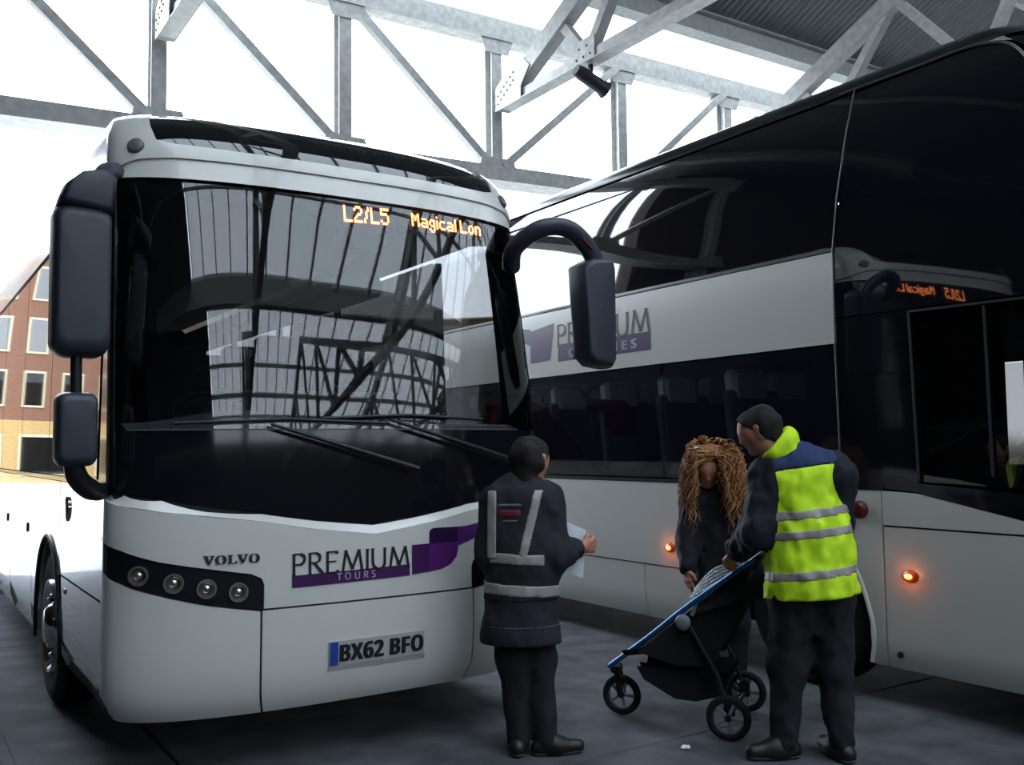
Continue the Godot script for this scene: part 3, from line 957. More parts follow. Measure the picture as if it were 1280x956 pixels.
	for i in 8:
		var a := -0.15 + i * 0.2
		var l := []
		for k in 11:
			var u := PI * k / 10.0
			l.append(Vector3(-cos(u) * 0.235, 0.66 + sin(a) * 0.1 + sin(u) ** 0.6 * (0.2 + 0.05 * cos(i * 2.0)) * sin(0.5 + a * 0.6), -0.2 + i * 0.055 + 0.05 * sin(u)))
		rows.append(l)
	part(r, "canopy", MB.new().grid(rows, Vector3(0, 0.5, 0)), M.black_fabric)
	part(r, "canopy_trim", MB.new().tube(smooth_path([rows[0][0], rows[0][2], rows[0][5], rows[0][8], rows[0][10]], 5), 0.012, 8), M.grey_fabric)
	# rolled clear rain cover along the rail
	for k in 5:
		part(r, "cover_fold", MB.new().tube(smooth_path([Vector3(-0.2 + k * 0.014, 0.73 + k * 0.012, -0.22 + k * 0.006), Vector3(-0.205 + k * 0.016, 0.81 + k * 0.02, -0.08), Vector3(-0.2 + k * 0.012, 0.9 + k * 0.013, 0.06 + k * 0.006)], 5), [0.006, 0.008, 0.01, 0.011, 0.012, 0.012, 0.011, 0.01, 0.008, 0.007, 0.006], 8), M.clear_film)
	# basket
	rows = []
	for q in [[0.30, -0.54, 0.1], [0.24, -0.46, 0.13], [0.16, -0.32, 0.15], [0.155, -0.2, 0.17], [0.19, -0.06, 0.2], [0.3, -0.02, 0.22]]:
		var l := []
		for k in 9:
			var u := k / 8.0 * 2 - 1
			l.append(Vector3(u * q[2], q[0] + (0.34 - q[0]) * absf(u) ** 5, q[1]))
		rows.append(l)
	part(r, "basket", MB.new().grid(rows, Vector3(0, 0.6, -0.3)), M.black_fabric)
	part(r, "basket_side", MB.new().prism(PackedVector2Array([Vector2(-0.54, 0.33), Vector2(-0.5, 0.26), Vector2(-0.32, 0.165), Vector2(-0.2, 0.16), Vector2(-0.06, 0.2), Vector2(-0.02, 0.36), Vector2(-0.25, 0.33)]), -0.003, 0.003, Transform3D(Basis(Vector3(0, 0, 1), Vector3(0, 1, 0), Vector3(-1, 0, 0)), Vector3(-0.17, 0, 0))), M.black_fabric)

# ---------------------------------------------------------------- coaches
var A := {"n": 3.4, "D": 0.27, "bow": 0.05, "zc": -0.70,
	"Y": [0.30, 0.38, 0.55, 0.85, 1.20, 1.60, 2.00, 2.40, 2.80, 3.05, 3.20, 3.32, 3.42, 3.48, 3.52],
	"W": [1.21, 1.26, 1.275, 1.275, 1.275, 1.27, 1.262, 1.252, 1.24, 1.23, 1.22, 1.20, 1.15, 1.04, 0.85],
	"Z": [-0.08, -0.03, -0.005, 0.0, -0.005, -0.04, -0.095, -0.16, -0.235, -0.29, -0.34, -0.43, -0.59, -0.77, -1.05]}
var B := {"n": 3.0, "D": 0.3, "bow": 0.1, "zc": -0.85,
	"Y": [0.22, 0.30, 0.60, 1.30, 1.80, 2.30, 2.83, 3.20, 3.60, 3.85, 3.96, 4.03, 4.07],
	"W": [1.25, 1.272, 1.275, 1.275, 1.275, 1.275, 1.27, 1.25, 1.215, 1.17, 1.12, 1.0, 0.8],
	"Z": [-0.06, -0.02, 0.0, 0.0, -0.03, -0.08, -0.18, -0.3, -0.5, -0.75, -0.92, -1.1, -1.3]}

func road_wheel(bus: Node3D, x: float, z: float, s: float) -> void:
	var xf := Transform3D(Basis(Vector3(0, 1, 0), Vector3(s, 0, 0), Vector3(0, 0, -s)), Vector3(x, 0.49, z))
	var w := part(bus, "wheel", MB.new().lathe([Vector2(0.3, -0.2), Vector2(0.44, -0.2), Vector2(0.485, -0.16), Vector2(0.49, -0.06), Vector2(0.49, 0.04), Vector2(0.48, 0.075), Vector2(0.44, 0.1), Vector2(0.36, 0.105), Vector2(0.3, 0.09), Vector2(0.29, 0.04)], xf, 40), M.rubber)
	part(w, "rim", MB.new().lathe([Vector2(0.3, 0.09), Vector2(0.29, 0.115), Vector2(0.265, 0.11), Vector2(0.22, 0.06), Vector2(0.15, 0.05), Vector2(0.13, 0.11), Vector2(0.1, 0.135), Vector2(0.0, 0.14)], xf, 36), M.chrome)
	for k in 10:
		var a := TAU * k / 10
		part(w, "wheel_nut", MB.new().lathe([Vector2(0.016, -0.02), Vector2(0.016, 0.02), Vector2(0.009, 0.035), Vector2(0, 0.035)], Transform3D(xf.basis, xf * Vector3(0.185 * cos(a), 0.07, 0.185 * sin(a))), 6, false), M.chrome)

func pillow(poly: PackedVector2Array, z0: float, z1: float, inset: float) -> MB:   # a slab with a rounded front
	var c := Vector2.ZERO
	for p in poly:
		c += p
	c /= poly.size()
	var rows := []
	for q in [[0.0, 0.97], [0.12, 1.0], [0.55, 1.0], [0.78, 1.0 - inset * 0.35], [0.92, 1.0 - inset], [1.0, 1.0 - inset * 2.2], [1.0, 0.02]]:
		var l := []
		for p in poly:
			var w: Vector2 = c + (p - c) * q[1]
			l.append(Vector3(w.x, w.y, lerpf(z0, z1, q[0])))
		rows.append(l)
	var mb := MB.new().grid(rows, Vector3(c.x, c.y, (z0 + z1) / 2), true)
	for k in range(1, poly.size() - 1):
		mb.flat(rows[0][0], rows[0][k], rows[0][k + 1], Vector3(0, 0, z0 - z1))
	return mb

func tp(pts: Array) -> PackedVector2Array:
	var p := PackedVector2Array()
	for q in pts:
		p.append(Vector2(q[0], q[1]))
	return p

func arched(z0: float, z1: float, y0: float, y1: float, zc: float, r: float, yc: float) -> Array:   # side panel with a wheel arch cut from its lower edge
	var p := [Vector2(z0, y1), Vector2(z0, y0)]
	var seg := 16
	for k in seg + 1:
		var a := PI - PI * k / seg
		var q := Vector2(zc - r * cos(PI - a), yc + r * sin(a))
		q = Vector2(zc + r * cos(PI * k / seg), yc + r * sin(PI * k / seg))
		if q.y < y0 + 0.001:
			q.y = y0
		p.append(q)
	p.append(Vector2(z1, y0))
	p.append(Vector2(z1, y1))
	return p

func roof_of(bus: Node3D, b: Dictionary, y0: float, t0: float, tr: float, mt: Material) -> void:
	# rounded cant rails and front dome as one sheet, closed by a flat top
	var rows := []
	var ys := []
	for y in b.Y:
		if y > y0:
			ys.append(y)
	ys.push_front(y0)
	var ts := []
	for k in 61:
		ts.append(lerpf(-1.6, 1.6, k / 60.0))
	for k in 4:
		ts.append(1.75 + k * 0.3)
		ts.push_front(-1.75 - k * 0.3)
	ts.append(tr); ts.push_front(-tr)
	var fine := []
	for i in ys.size() - 1:
		for k in 3:
			fine.append(lerpf(ys[i], ys[i + 1], k / 3.0))
	fine.append(ys[-1])
	for y in fine:
		var l := []
		for t in ts:
			l.append(sp(b, t, y))
		rows.append(l)
	var mb := MB.new().grid(rows, Vector3(0, 1.5, -6))
	var top: Array = rows[-1]
	for k in range(1, top.size() - 1):
		mb.flat(Vector3(0, b.Y[-1] + 0.02, -5), top[k], top[k + 1], Vector3.UP)
	mb.flat(Vector3(0, b.Y[-1] + 0.02, -5), top[0], top[1], Vector3.UP)
	mb.flat(Vector3(0, b.Y[-1] + 0.02, -5), top[-1], top[0], Vector3.UP)
	part(bus, "roof", mb, mt)

func seat(bus: Node3D, at: Vector3, cover: Material, cloth: Material) -> void:
	var s := part(bus, "passenger_seat", MB.new().box(at + Vector3(0, 0.42, 0.02), Vector3(0.44, 0.12, 0.46), Basis(), 0.04).box(at + Vector3(0, 0.72, -0.26), Vector3(0.44, 0.62, 0.11), Basis(Vector3.RIGHT, -0.12), 0.05).box(at + Vector3(0, 0.18, 0), Vector3(0.3, 0.36, 0.3)), cloth)
	part(s, "headrest", MB.new().box(at + Vector3(0, 1.06, -0.3), Vector3(0.36, 0.24, 0.13), Basis(Vector3.RIGHT, -0.12), 0.05), cover)

func coach_a() -> void:
	var bus := thing("coach", "white touring coach facing forward with black windscreen and lit orange destination display", "coach", Vector3(2.175, 0, -4.65))
	var H := PI / 2
	# ---- lower front
	part(bus, "front_carrier", skin(A, tp([[-1.62, 0.34], [1.62, 0.34], [1.62, 1.66], [-1.62, 1.66]]), -0.035, 0.0), M.black_matt)
	part(bus, "chassis", MB.new().box(Vector3(0, 0.82, -6.2), Vector3(1.75, 0.94, 11.4)), M.black_matt)
	part(bus, "bumper", skin(A, tp([[-0.489, 0.30], [0.489, 0.30], [0.489, 0.808], [-0.489, 0.808]]), 0.0, 0.03), M.white_paint)
	for s in [-1.0, 1.0]:
		var low := [[1.64, 0.30], [0.499, 0.30], [0.499, 0.806], [0.734, 0.85], [0.985, 0.907], [1.287, 0.967], [1.52, 1.0], [1.64, 1.015]]
		var lens := [[1.64, 1.018], [1.52, 1.005], [1.287, 0.972], [0.985, 0.912], [0.734, 0.855], [0.5, 0.812], [0.489, 0.816], [0.487, 0.93], [0.5, 0.962], [0.54, 0.985], [0.736, 1.022], [0.987, 1.063], [1.29, 1.122], [1.52, 1.148], [1.64, 1.158]]
		var f := func(a: Array) -> PackedVector2Array:
			var o := []
			for q in a:
				o.append([q[0] * s, q[1]])
			return tp(o)
		part(bus, "bumper_corner", skin(A, f.call(low), 0.0, 0.03), M.white_paint)
		var lc := part(bus, "lamp_panel", skin(A, f.call(lens), -0.004, 0.02), M.black_gloss)
		for q in [[1.152, 1.008], [1.006, 0.968], [0.862, 0.934], [0.716, 0.908]]:
			var t: float = fx(A, q[0] * s, q[1])
			var nn := sn(A, t, q[1])
			var xf := Transform3D(Basis(Quaternion(Vector3.UP, (nn + Vector3(0, 0, 0.3)).normalized())), sp(A, t, q[1]))
			part(lc, "headlamp", MB.new().lathe([Vector2(0.047, -0.01), Vector2(0.047, 0.012), Vector2(0.038, 0.012), Vector2(0.034, 0.0), Vector2(0.022, -0.006), Vector2(0.02, 0.006), Vector2(0.012, 0.014), Vector2(0, 0.016)], xf, 24), M.lamp_chrome)
	# ---- upper front panel with its V edge
	var up := [[-0.484, 0.818], [0.484, 0.818], [0.482, 0.932], [0.494, 0.966], [0.54, 0.991], [0.736, 1.028], [0.987, 1.069], [1.29, 1.128], [1.52, 1.154], [1.64, 1.164], [1.64, 1.37], [0.9, 1.298], [0.483, 1.242], [0.268, 1.193], [0.0, 1.149], [-0.268, 1.193], [-0.483, 1.242], [-0.9, 1.298], [-1.64, 1.37], [-1.64, 1.164], [-1.52, 1.154], [-1.29, 1.128], [-0.987, 1.069], [-0.736, 1.028], [-0.54, 0.991], [-0.494, 0.966], [-0.482, 0.932]]
	part(bus, "front_panel", skin(A, tp(up), 0.0, 0.02), M.white_paint)
	var lo_l := []
	var hi_l := []
	for q in [[-1.64, 1.37, 1.42], [-1.3, 1.337, 1.4], [-0.987, 1.307, 1.374], [-0.483, 1.242, 1.289], [-0.268, 1.193, 1.246], [0.0, 1.149, 1.207], [0.268, 1.193, 1.246], [0.483, 1.242, 1.289], [0.987, 1.307, 1.374], [1.3, 1.337, 1.4], [1.64, 1.37, 1.42]]:
		lo_l.append(Vector2(q[0], q[1])); hi_l.append(Vector2(q[0], q[2]))
	part(bus, "sloping_ledge", band(A, lo_l, hi_l, 0.002, -0.045), M.white_paint)
	var blk := [[-1.64, 1.7]]
	for q in hi_l:
		blk.append([q.x, q.y - 0.004])
	blk.append([1.64, 1.7])
	part(bus, "lower_screen_panel", skin(A, tp(blk), -0.03, 0.01), M.black_gloss)
	# ---- windscreen and pillars
	part(bus, "windscreen", skin(A, tp([[-1.42, 1.705], [1.42, 1.705], [1.42, 2.9], [1.4, 2.99], [1.34, 3.04], [1.15, 3.085], [0.9, 3.1], [0.0, 3.098], [-0.9, 3.1], [-1.15, 3.085], [-1.34, 3.04], [-1.4, 2.99], [-1.42, 2.9]]), -0.02, 0.0, 0.06, 0.06), M.windscreen)
	for s in [-1.0, 1.0]:
		part(bus, "pillar", skin(A, tp([[1.425 * s, 1.425], [1.425 * s, 2.9], [1.405 * s, 2.99], [1.345 * s, 3.045], [1.345 * s, 3.055], [1.72 * s, 3.03], [1.8 * s, 2.9], [1.8 * s, 1.425]]), -0.012, 0.02), M.black_gloss)
	part(bus, "screen_header", skin(A, tp([[-1.3, 3.055], [-0.9, 3.098], [0.9, 3.098], [1.3, 3.055], [1.0, 3.02], [-1.0, 3.02]]), -0.03, 0.0), M.black_matt)
	# ---- front dome
	var fb := [[-1.75, 3.03], [-1.6, 3.035], [-1.345, 3.055], [-1.15, 3.095], [-0.9, 3.11], [0.0, 3.108], [0.9, 3.11], [1.15, 3.095], [1.345, 3.055], [1.6, 3.035], [1.75, 3.03]]
	var win_b := [[1.0, 3.21], [0.88, 3.19], [0.55, 3.178], [0.0, 3.175], [-0.55, 3.178], [-0.88, 3.19], [-1.0, 3.21]]
	var dome := fb.duplicate()
	dome.append_array([[1.75, 3.3], [1.6, 3.46], [1.1, 3.5], [1.06, 3.42], [1.04, 3.3]])
	dome.append_array(win_b)
	dome.append_array([[-1.04, 3.3], [-1.06, 3.42], [-1.1, 3.5], [-1.6, 3.46], [-1.75, 3.3]])
	part(bus, "front_dome", skin(A, tp(dome), 0.012, 0.03, 0.08, 0.05), M.white_paint)
	var uw := win_b.duplicate()
	uw.append_array([[-1.04, 3.3], [-1.06, 3.42], [-1.08, 3.478], [-0.5, 3.485], [0.5, 3.485], [1.08, 3.478], [1.06, 3.42], [1.04, 3.3]])
	part(bus, "upper_window", skin(A, tp(uw), 0.004, 0.02, 0.08, 0.03), M.dark_glass)
	roof_of(bus, A, 3.0, 0.0, 12.86, M.white_paint)
	for s in [-1.0, 1.0]:
		var t := fx(A, -1.118 * -s, 3.17)
		var nn := sn(A, t, 3.17)
		part(bus, "marker_lamp", MB.new().lathe([Vector2(0.045, -0.005), Vector2(0.04, 0.014), Vector2(0.024, 0.02), Vector2(0, 0.021)], Transform3D(Basis(Quaternion(Vector3.UP, nn)).scaled_local(Vector3(1, 1, 1)), sp(A, t, 3.17) + nn * 0.012), 18), M.lamp_grey)
	# ---- sides
	for s in [-1.0, 1.0]:
		var zf := -0.375
		if s < 0:
			part(bus, "side_panel", skin(A, side(A, s, [Vector2(zf, 0.872), Vector2(-1.66, 0.872), Vector2(-1.74, 0.99), Vector2(-1.74, 1.42), Vector2(zf, 1.42)]), 0.0, 0.03, 0.3, 0.2), M.side_paint)
			var hatch := part(bus, "hatch", skin(A, side(A, s, [Vector2(zf, 0.33), Vector2(-1.66, 0.33), Vector2(-1.66, 0.86), Vector2(zf, 0.86)]), 0.0, 0.03, 0.3, 0.2), M.side_paint)
			part(hatch, "reflector", MB.new().box(Vector3(-1.277, 0.79, -1.5), Vector3(0.012, 0.03, 0.06), Basis(), 0.004), M.amber_dull)
		else:
			# glazed entrance door on this side
			part(bus, "door_frame", skin(A, side(A, s, [Vector2(-0.40, 0.38), Vector2(-0.46, 0.38), Vector2(-0.46, 2.95), Vector2(-0.40, 2.95)]), 0.0, 0.04, 0.1, 0.3), M.black_gloss)
			part(bus, "door_frame", skin(A, side(A, s, [Vector2(-1.5, 0.38), Vector2(-1.58, 0.38), Vector2(-1.58, 2.95), Vector2(-1.5, 2.95)]), 0.0, 0.04, 0.1, 0.3), M.black_gloss)
			part(bus, "door_glass", skin(A, side(A, s, [Vector2(-0.47, 1.0), Vector2(-1.49, 1.0), Vector2(-1.49, 2.93), Vector2(-0.47, 2.93)]), -0.01, 0.0, 0.2, 0.2), M.clear_glass)
			part(bus, "door_panel", skin(A, side(A, s, [Vector2(-0.47, 0.36), Vector2(-1.49, 0.36), Vector2(-1.49, 0.99), Vector2(-0.47, 0.99)]), 0.0, 0.03, 0.3, 0.2), M.side_paint)
		var P := [arched(-1.76, -3.0, 0.33, 1.42, -2.2, 0.54, 0.52)]
		P[0] = [Vector2(-1.76, 1.42), Vector2(-1.76, 0.86)] + P[0].slice(6)
		for z in [-3.01, -4.36, -5.71]:
			P.append([Vector2(z, 0.33), Vector2(z - 1.34, 0.33), Vector2(z - 1.34, 1.42), Vector2(z, 1.42)])
		P.append(arched(-7.06, -9.6, 0.33, 1.42, -8.4, 0.54, 0.52))
		P.append([Vector2(-9.61, 0.33), Vector2(-11.95, 0.33), Vector2(-11.95, 1.42), Vector2(-9.61, 1.42)])
		for k in P.size():
			var hp := part(bus, "side_panel", skin(A, side(A, s, P[k]), 0.0, 0.03, 0.5, 0.25), M.side_paint)
			if k > 0:
				part(hp, "handle", MB.new().box(Vector3(1.275 * s, 1.05, P[k][0].x - 0.25), Vector3(0.02, 0.07, 0.05), Basis(), 0.006), M.black_plastic)
		part(bus, "waist_rail", skin(A, side(A, s, [Vector2(-0.4, 1.425), Vector2(-11.95, 1.425), Vector2(-11.95, 1.45), Vector2(-0.4, 1.45)], 0.5), 0.004, 0.02, 0.5, 0.2), M.black_gloss)
		var z := -0.62 if s < 0 else -1.62
		var first := true
		while z > -11.6:
			var z1 := maxf(z - (1.72 if first else 1.5), -11.9)
			first = false
			part(bus, "side_window", skin(A, side(A, s, [Vector2(z, 1.455), Vector2(z1, 1.455), Vector2(z1, 2.97), Vector2(z, 2.97)], 0.3), -0.006, 0.012, 0.3, 0.2), M.side_glass)
			part(bus, "window_pillar", skin(A, side(A, s, [Vector2(z1 + 0.03, 1.45), Vector2(z1 - 0.06, 1.45), Vector2(z1 - 0.06, 2.99), Vector2(z1 + 0.03, 2.99)], 0.3), -0.03, 0.03, 0.3, 0.2), M.black_matt)
			z = z1 - 0.02
		road_wheel(bus, 1.155 * s, -2.2, s)
		road_wheel(bus, 1.155 * s, -8.4, s)
		part(bus, "arch_liner", MB.new().box(Vector3(0.93 * s, 0.75, -2.2), Vector3(0.05, 0.85, 1.2)), M.black_matt)
		part(bus, "arch_trim", MB.new().tube(smooth_path([Vector3(1.275 * s, 0.34, -1.68), Vector3(1.278 * s, 0.55, -1.66), Vector3(1.278 * s, 0.9, -1.82), Vector3(1.278 * s, 1.065, -2.2), Vector3(1.278 * s, 0.9, -2.58), Vector3(1.278 * s, 0.52, -2.74), Vector3(1.275 * s, 0.34, -2.74)], 5), 0.014, 6), M.black_plastic)
	part(bus, "fuel_cap", MB.new().lathe([Vector2(0.075, -0.01), Vector2(0.075, 0.006), Vector2(0.06, 0.012), Vector2(0, 0.014)], Transform3D(Basis(Vector3(0, 1, 0), Vector3(-1, 0, 0), Vector3(0, 0, 1)), Vector3(-1.276, 1.27, -1.45)), 20), M.chrome)
	part(bus, "rear_panel", MB.new().box(Vector3(0, 1.9, -11.98), Vector3(2.4, 3.0, 0.05)), M.white_paint)
	# ---- marks on the front
	part(bus, "emblem_lettering", print_on(A, text_tris("VOLVO", "Droid Serif", 700, -0.878, 1.046, -0.617, 1.09), 0.0, 0.006), M.chrome_dark)
	part(bus, "logo_bar", skin(A, front(A, [Vector2(-0.454, 0.907), Vector2(0.196, 0.917), Vector2(0.196, 0.977), Vector2(-0.454, 0.967)]), 0.003, 0.0), M.purple)
	part(bus, "logo_lettering", print_on(A, stroke_word("PREMIUM", -0.445, 0.968, 0.19, 1.072, 0.014), 0.0, 0.0045), M.ink)
	part(bus, "logo_lettering", print_on(A, text_tris("T O U R S", "Droid Sans", 400, -0.22, 0.925, -0.005, 0.962), 0.0, 0.0045), M.lilac)
	part(bus, "logo_swoosh", skin(A, front(A, [Vector2(0.21, 1.077), Vector2(0.21, 0.92), Vector2(0.315, 0.928), Vector2(0.315, 1.078)]), 0.003, 0.0), M.purple)
	part(bus, "logo_swoosh", skin(A, front(A, [Vector2(0.315, 1.076), Vector2(0.315, 0.928), Vector2(0.39, 0.937), Vector2(0.45, 0.957), Vector2(0.49, 0.995), Vector2(0.5, 1.03), Vector2(0.5, 1.076)]), 0.003, 0.0), M.purple_light)
	part(bus, "logo_swoosh", skin(A, front(A, [Vector2(0.317, 1.076), Vector2(0.5, 1.076), Vector2(0.5, 1.158), Vector2(0.345, 1.16), Vector2(0.325, 1.152), Vector2(0.317, 1.135)]), 0.003, 0.0), M.purple_dark)
	part(bus, "logo_swoosh", skin(A, front(A, [Vector2(0.5, 1.055), Vector2(0.6, 1.085), Vector2(0.67, 1.12), Vector2(0.8, 1.2), Vector2(0.67, 1.176), Vector2(0.56, 1.16), Vector2(0.5, 1.158)]), 0.003, 0.0), M.purple_light)
	var pl := part(bus, "number_plate", skin(A, front(A, [Vector2(-0.262, 0.497), Vector2(0.28, 0.497), Vector2(0.28, 0.62), Vector2(-0.262, 0.62)]), 0.008, 0.008), M.plate)
	part(pl, "plate_band", skin(A, front(A, [Vector2(-0.258, 0.5), Vector2(-0.213, 0.5), Vector2(-0.213, 0.617), Vector2(-0.258, 0.617)]), 0.0095, 0.0), M.plate_blue)
	part(pl, "plate_lettering", print_on(A, text_tris("BX62 BFO", "Droid Sans", 700, -0.203, 0.515, 0.27, 0.602), 0.0, 0.011), M.ink)
	part(bus, "plate_ledge", band(A, [Vector2(fx(A, -0.27, 0.47), 0.47), Vector2(0, 0.47), Vector2(fx(A, 0.29, 0.47), 0.47)], [Vector2(fx(A, -0.265, 0.495), 0.495), Vector2(0, 0.495), Vector2(fx(A, 0.285, 0.495), 0.495)], 0.001, 0.012), M.white_paint)
	# ---- destination display behind the glass
	for w in [["L2/L5", -0.05, 0.232, 2.975, 0.098], ["Magical Lon", 0.385, 0.91, 2.985, 0.08]]:
		var ya: float = w[3]
		var a := sp(A, fx(A, w[1], ya), ya) - sn(A, fx(A, w[1], ya), ya) * 0.045
		var c := sp(A, fx(A, w[2], ya + 0.012), ya + 0.012) - sn(A, fx(A, w[2], ya), ya) * 0.045
		var dn := Vector3(0, -w[4], w[4] * 0.17)
		var out := (c - a).cross(dn).normalized()
		if out.z < 0:
			out = -out
		var d := part(bus, "destination_display", MB.new().box((a + c) / 2 + dn * 0.58 - out * 0.02, Vector3(a.distance_to(c) + 0.08, w[4] * 1.5, 0.025), Basis((c - a).normalized(), out.cross((c - a).normalized()), out)), M.black_matt)
		part(d, "led_lettering", dot_word(w[0], a, c, dn, out), M.led)
	# ---- interior
	part(bus, "cabin_floor", MB.new().box(Vector3(0, 1.28, -6.6), Vector3(2.3, 0.08, 10.6)), M.black_matt)
	part(bus, "cab_floor", MB.new().box(Vector3(0, 0.9, -0.85), Vector3(2.3, 0.06, 1.0)), M.black_matt)
	part(bus, "ceiling_lining", MB.new().box(Vector3(0, 3.17, -6.6), Vector3(2.0, 0.06, 10.6)), M.grey_lining)
	for s in [-1.0, 1.0]:
		part(bus, "luggage_rack", MB.new().box(Vector3(0.85 * s, 2.85, -6.9), Vector3(0.42, 0.16, 9.6), Basis(), 0.05), M.grey_lining)
	part(bus, "rear_bulkhead", MB.new().box(Vector3(0, 2.2, -11.85), Vector3(2.3, 1.8, 0.05)), M.grey_lining)
	var rows := []
	for q in [[1.5, -0.2], [1.69, -0.14], [1.735, -0.3], [1.74, -0.55], [1.6, -0.72], [1.2, -0.75]]:
		var l := []
		for k in 17:
			var u := k / 16.0 * 2 - 1
			l.append(Vector3(u * 1.17, q[0] + 0.07 * exp(-pow((u + 0.52) * 4.0, 2)) * (1.0 if q[1] < -0.25 else 0.2), q[1] - 0.18 * pow(absf(u), 3.4) * 1.2))
		rows.append(l)
	part(bus, "dashboard", MB.new().grid(rows, Vector3(0, 1.2, -0.45)), M.dash)
	part(bus, "steering_wheel", MB.new().lathe(ring_profile(0.22, 0.016), Transform3D(Basis(Vector3.RIGHT, 0.75), Vector3(-0.62, 1.78, -0.86)), 28).tube([Vector3(-0.62, 1.5, -0.66), Vector3(-0.62, 1.77, -0.86)], 0.03, 8).tube([Vector3(-0.83, 1.78, -0.86), Vector3(-0.41, 1.78, -0.86)], 0.014, 6), M.black_plastic)
	seat(bus, Vector3(-0.62, 1.1, -1.35), M.seat_cloth, M.seat_cloth)
	seat(bus, Vector3(0.75, 1.1, -1.75), M.seat_cloth, M.seat_cloth)
	for k in 9:
		for x in [-0.9, -0.45, 0.45, 0.9]:
			seat(bus, Vector3(x, 1.32, -2.5 - 0.9 * k), M.seat_cloth, M.seat_cloth)
	part(bus, "handrail", MB.new().tube([Vector3(-0.35, 1.98, -1.75), Vector3(1.1, 1.98, -1.75)], 0.022, 8), M.chrome_dark)
	part(bus, "interior_mirror", MB.new().box(Vector3(0.1, 2.8, -0.42), Vector3(0.3, 0.12, 0.03), Basis(), 0.012), M.black_plastic)
	# ---- wipers
	for w in [[Vector3(0.95, 1.5, 0), Vector3(0.1, 1.745, 0), -0.28, 0.72], [Vector3(0.25, 1.48, 0), Vector3(-0.55, 1.72, 0), -1.0, 0.1]]:
		var pts := []
		for k in 9:
			var q: Vector3 = w[0].lerp(w[1], k / 8.0)
			var t := fx(A, q.x, q.y)
			pts.append(sp(A, t, q.y) + sn(A, t, q.y) * 0.03)
		var wa := part(bus, "wiper_arm", MB.new().tube(pts, [0.018, 0.017, 0.016, 0.015, 0.014, 0.012, 0.011, 0.01, 0.009], 6), M.black_plastic)
		var bl := []
		for k in 13:
			var x := lerpf(w[2], w[3], k / 12.0)
			var y: float = w[1].y + 0.03 - 0.02 * absf(k - 6) / 6.0
			var t := fx(A, x, y)
			bl.append(sp(A, t, y) + sn(A, t, y) * 0.004)
		part(wa, "blade", MB.new().tube(bl, 0.01, 6), M.black_plastic)
	# ---- left mirrors (the driver's side)
	var mr := part(bus, "mirror", pillow(rrect(-1.545, 2.04, -1.29, 2.77, 0.07), -0.32, -0.12, 0.10), M.mirror_shell)
	part(mr, "mirror_cap", pillow(PackedVector2Array([Vector2(-1.53, 2.745), Vector2(-1.285, 2.72), Vector2(-1.27, 2.9), Vector2(-1.33, 2.935), Vector2(-1.43, 2.915), Vector2(-1.5, 2.85)]), -0.34, -0.1, 0.12), M.mirror_shell)
	part(mr, "arm", MB.new().tube(smooth_path([Vector3(-1.35, 2.86, -0.24), Vector3(-1.3, 2.97, -0.34), Vector3(-1.22, 3.03, -0.5)], 5), 0.045, 10), M.mirror_shell)
	part(mr, "glass", MB.new().box(Vector3(-1.418, 2.4, -0.326), Vector3(0.21, 0.66, 0.008)), M.mirror_glass)
	part(mr, "stem", MB.new().tube([Vector3(-1.432, 2.1, -0.22), Vector3(-1.43, 1.82, -0.22)], 0.026, 10), M.black_plastic)
	var m2 := part(bus, "mirror", pillow(rrect(-1.52, 1.53, -1.338, 1.875, 0.045), -0.28, -0.13, 0.12), M.mirror_shell)
	part(m2, "glass", MB.new().box(Vector3(-1.43, 1.7, -0.285), Vector3(0.15, 0.29, 0.008)), M.mirror_glass)
	part(m2, "bracket", MB.new().tube(smooth_path([Vector3(-1.44, 1.56, -0.22), Vector3(-1.41, 1.47, -0.24), Vector3(-1.33, 1.41, -0.32), Vector3(-1.26, 1.41, -0.4)], 5), [0.04, 0.043, 0.046, 0.048, 0.05, 0.05, 0.05, 0.05, 0.05, 0.05, 0.048, 0.046, 0.044, 0.042, 0.04, 0.04], 10), M.black_plastic)
	# ---- right mirror on its arched arm
	var m3 := part(bus, "mirror", pillow(PackedVector2Array([Vector2(1.455, 2.73), Vector2(1.55, 2.785), Vector2(1.7, 2.80), Vector2(1.715, 2.75), Vector2(1.712, 2.12), Vector2(1.69, 2.085), Vector2(1.55, 2.1), Vector2(1.495, 2.15), Vector2(1.47, 2.5)]), -0.24, -0.06, 0.06), M.mirror_shell)
	part(m3, "glass", MB.new().box(Vector3(1.59, 2.43, -0.245), Vector3(0.19, 0.56, 0.008)), M.mirror_glass)
	part(m3, "arm", MB.new().tube(smooth_path([Vector3(1.17, 2.74, -0.46), Vector3(1.09, 2.83, -0.3), Vector3(1.18, 2.935, -0.16), Vector3(1.36, 2.955, -0.12), Vector3(1.52, 2.87, -0.13), Vector3(1.6, 2.77, -0.14)], 6), 0.058, 12, true, 0.8), M.mirror_shell)
	part(m3, "indicator", MB.new().bar(Vector3(1.46, 2.895, -0.085), Vector3(1.535, 2.835, -0.085), 0.012, 0.02), M.red_lamp)

func ring_profile(R: float, r: float) -> Array:
	var p := []
	for k in 13:
		p.append(Vector2(R + r * cos(TAU * k / 12), r * sin(TAU * k / 12)))
	return p

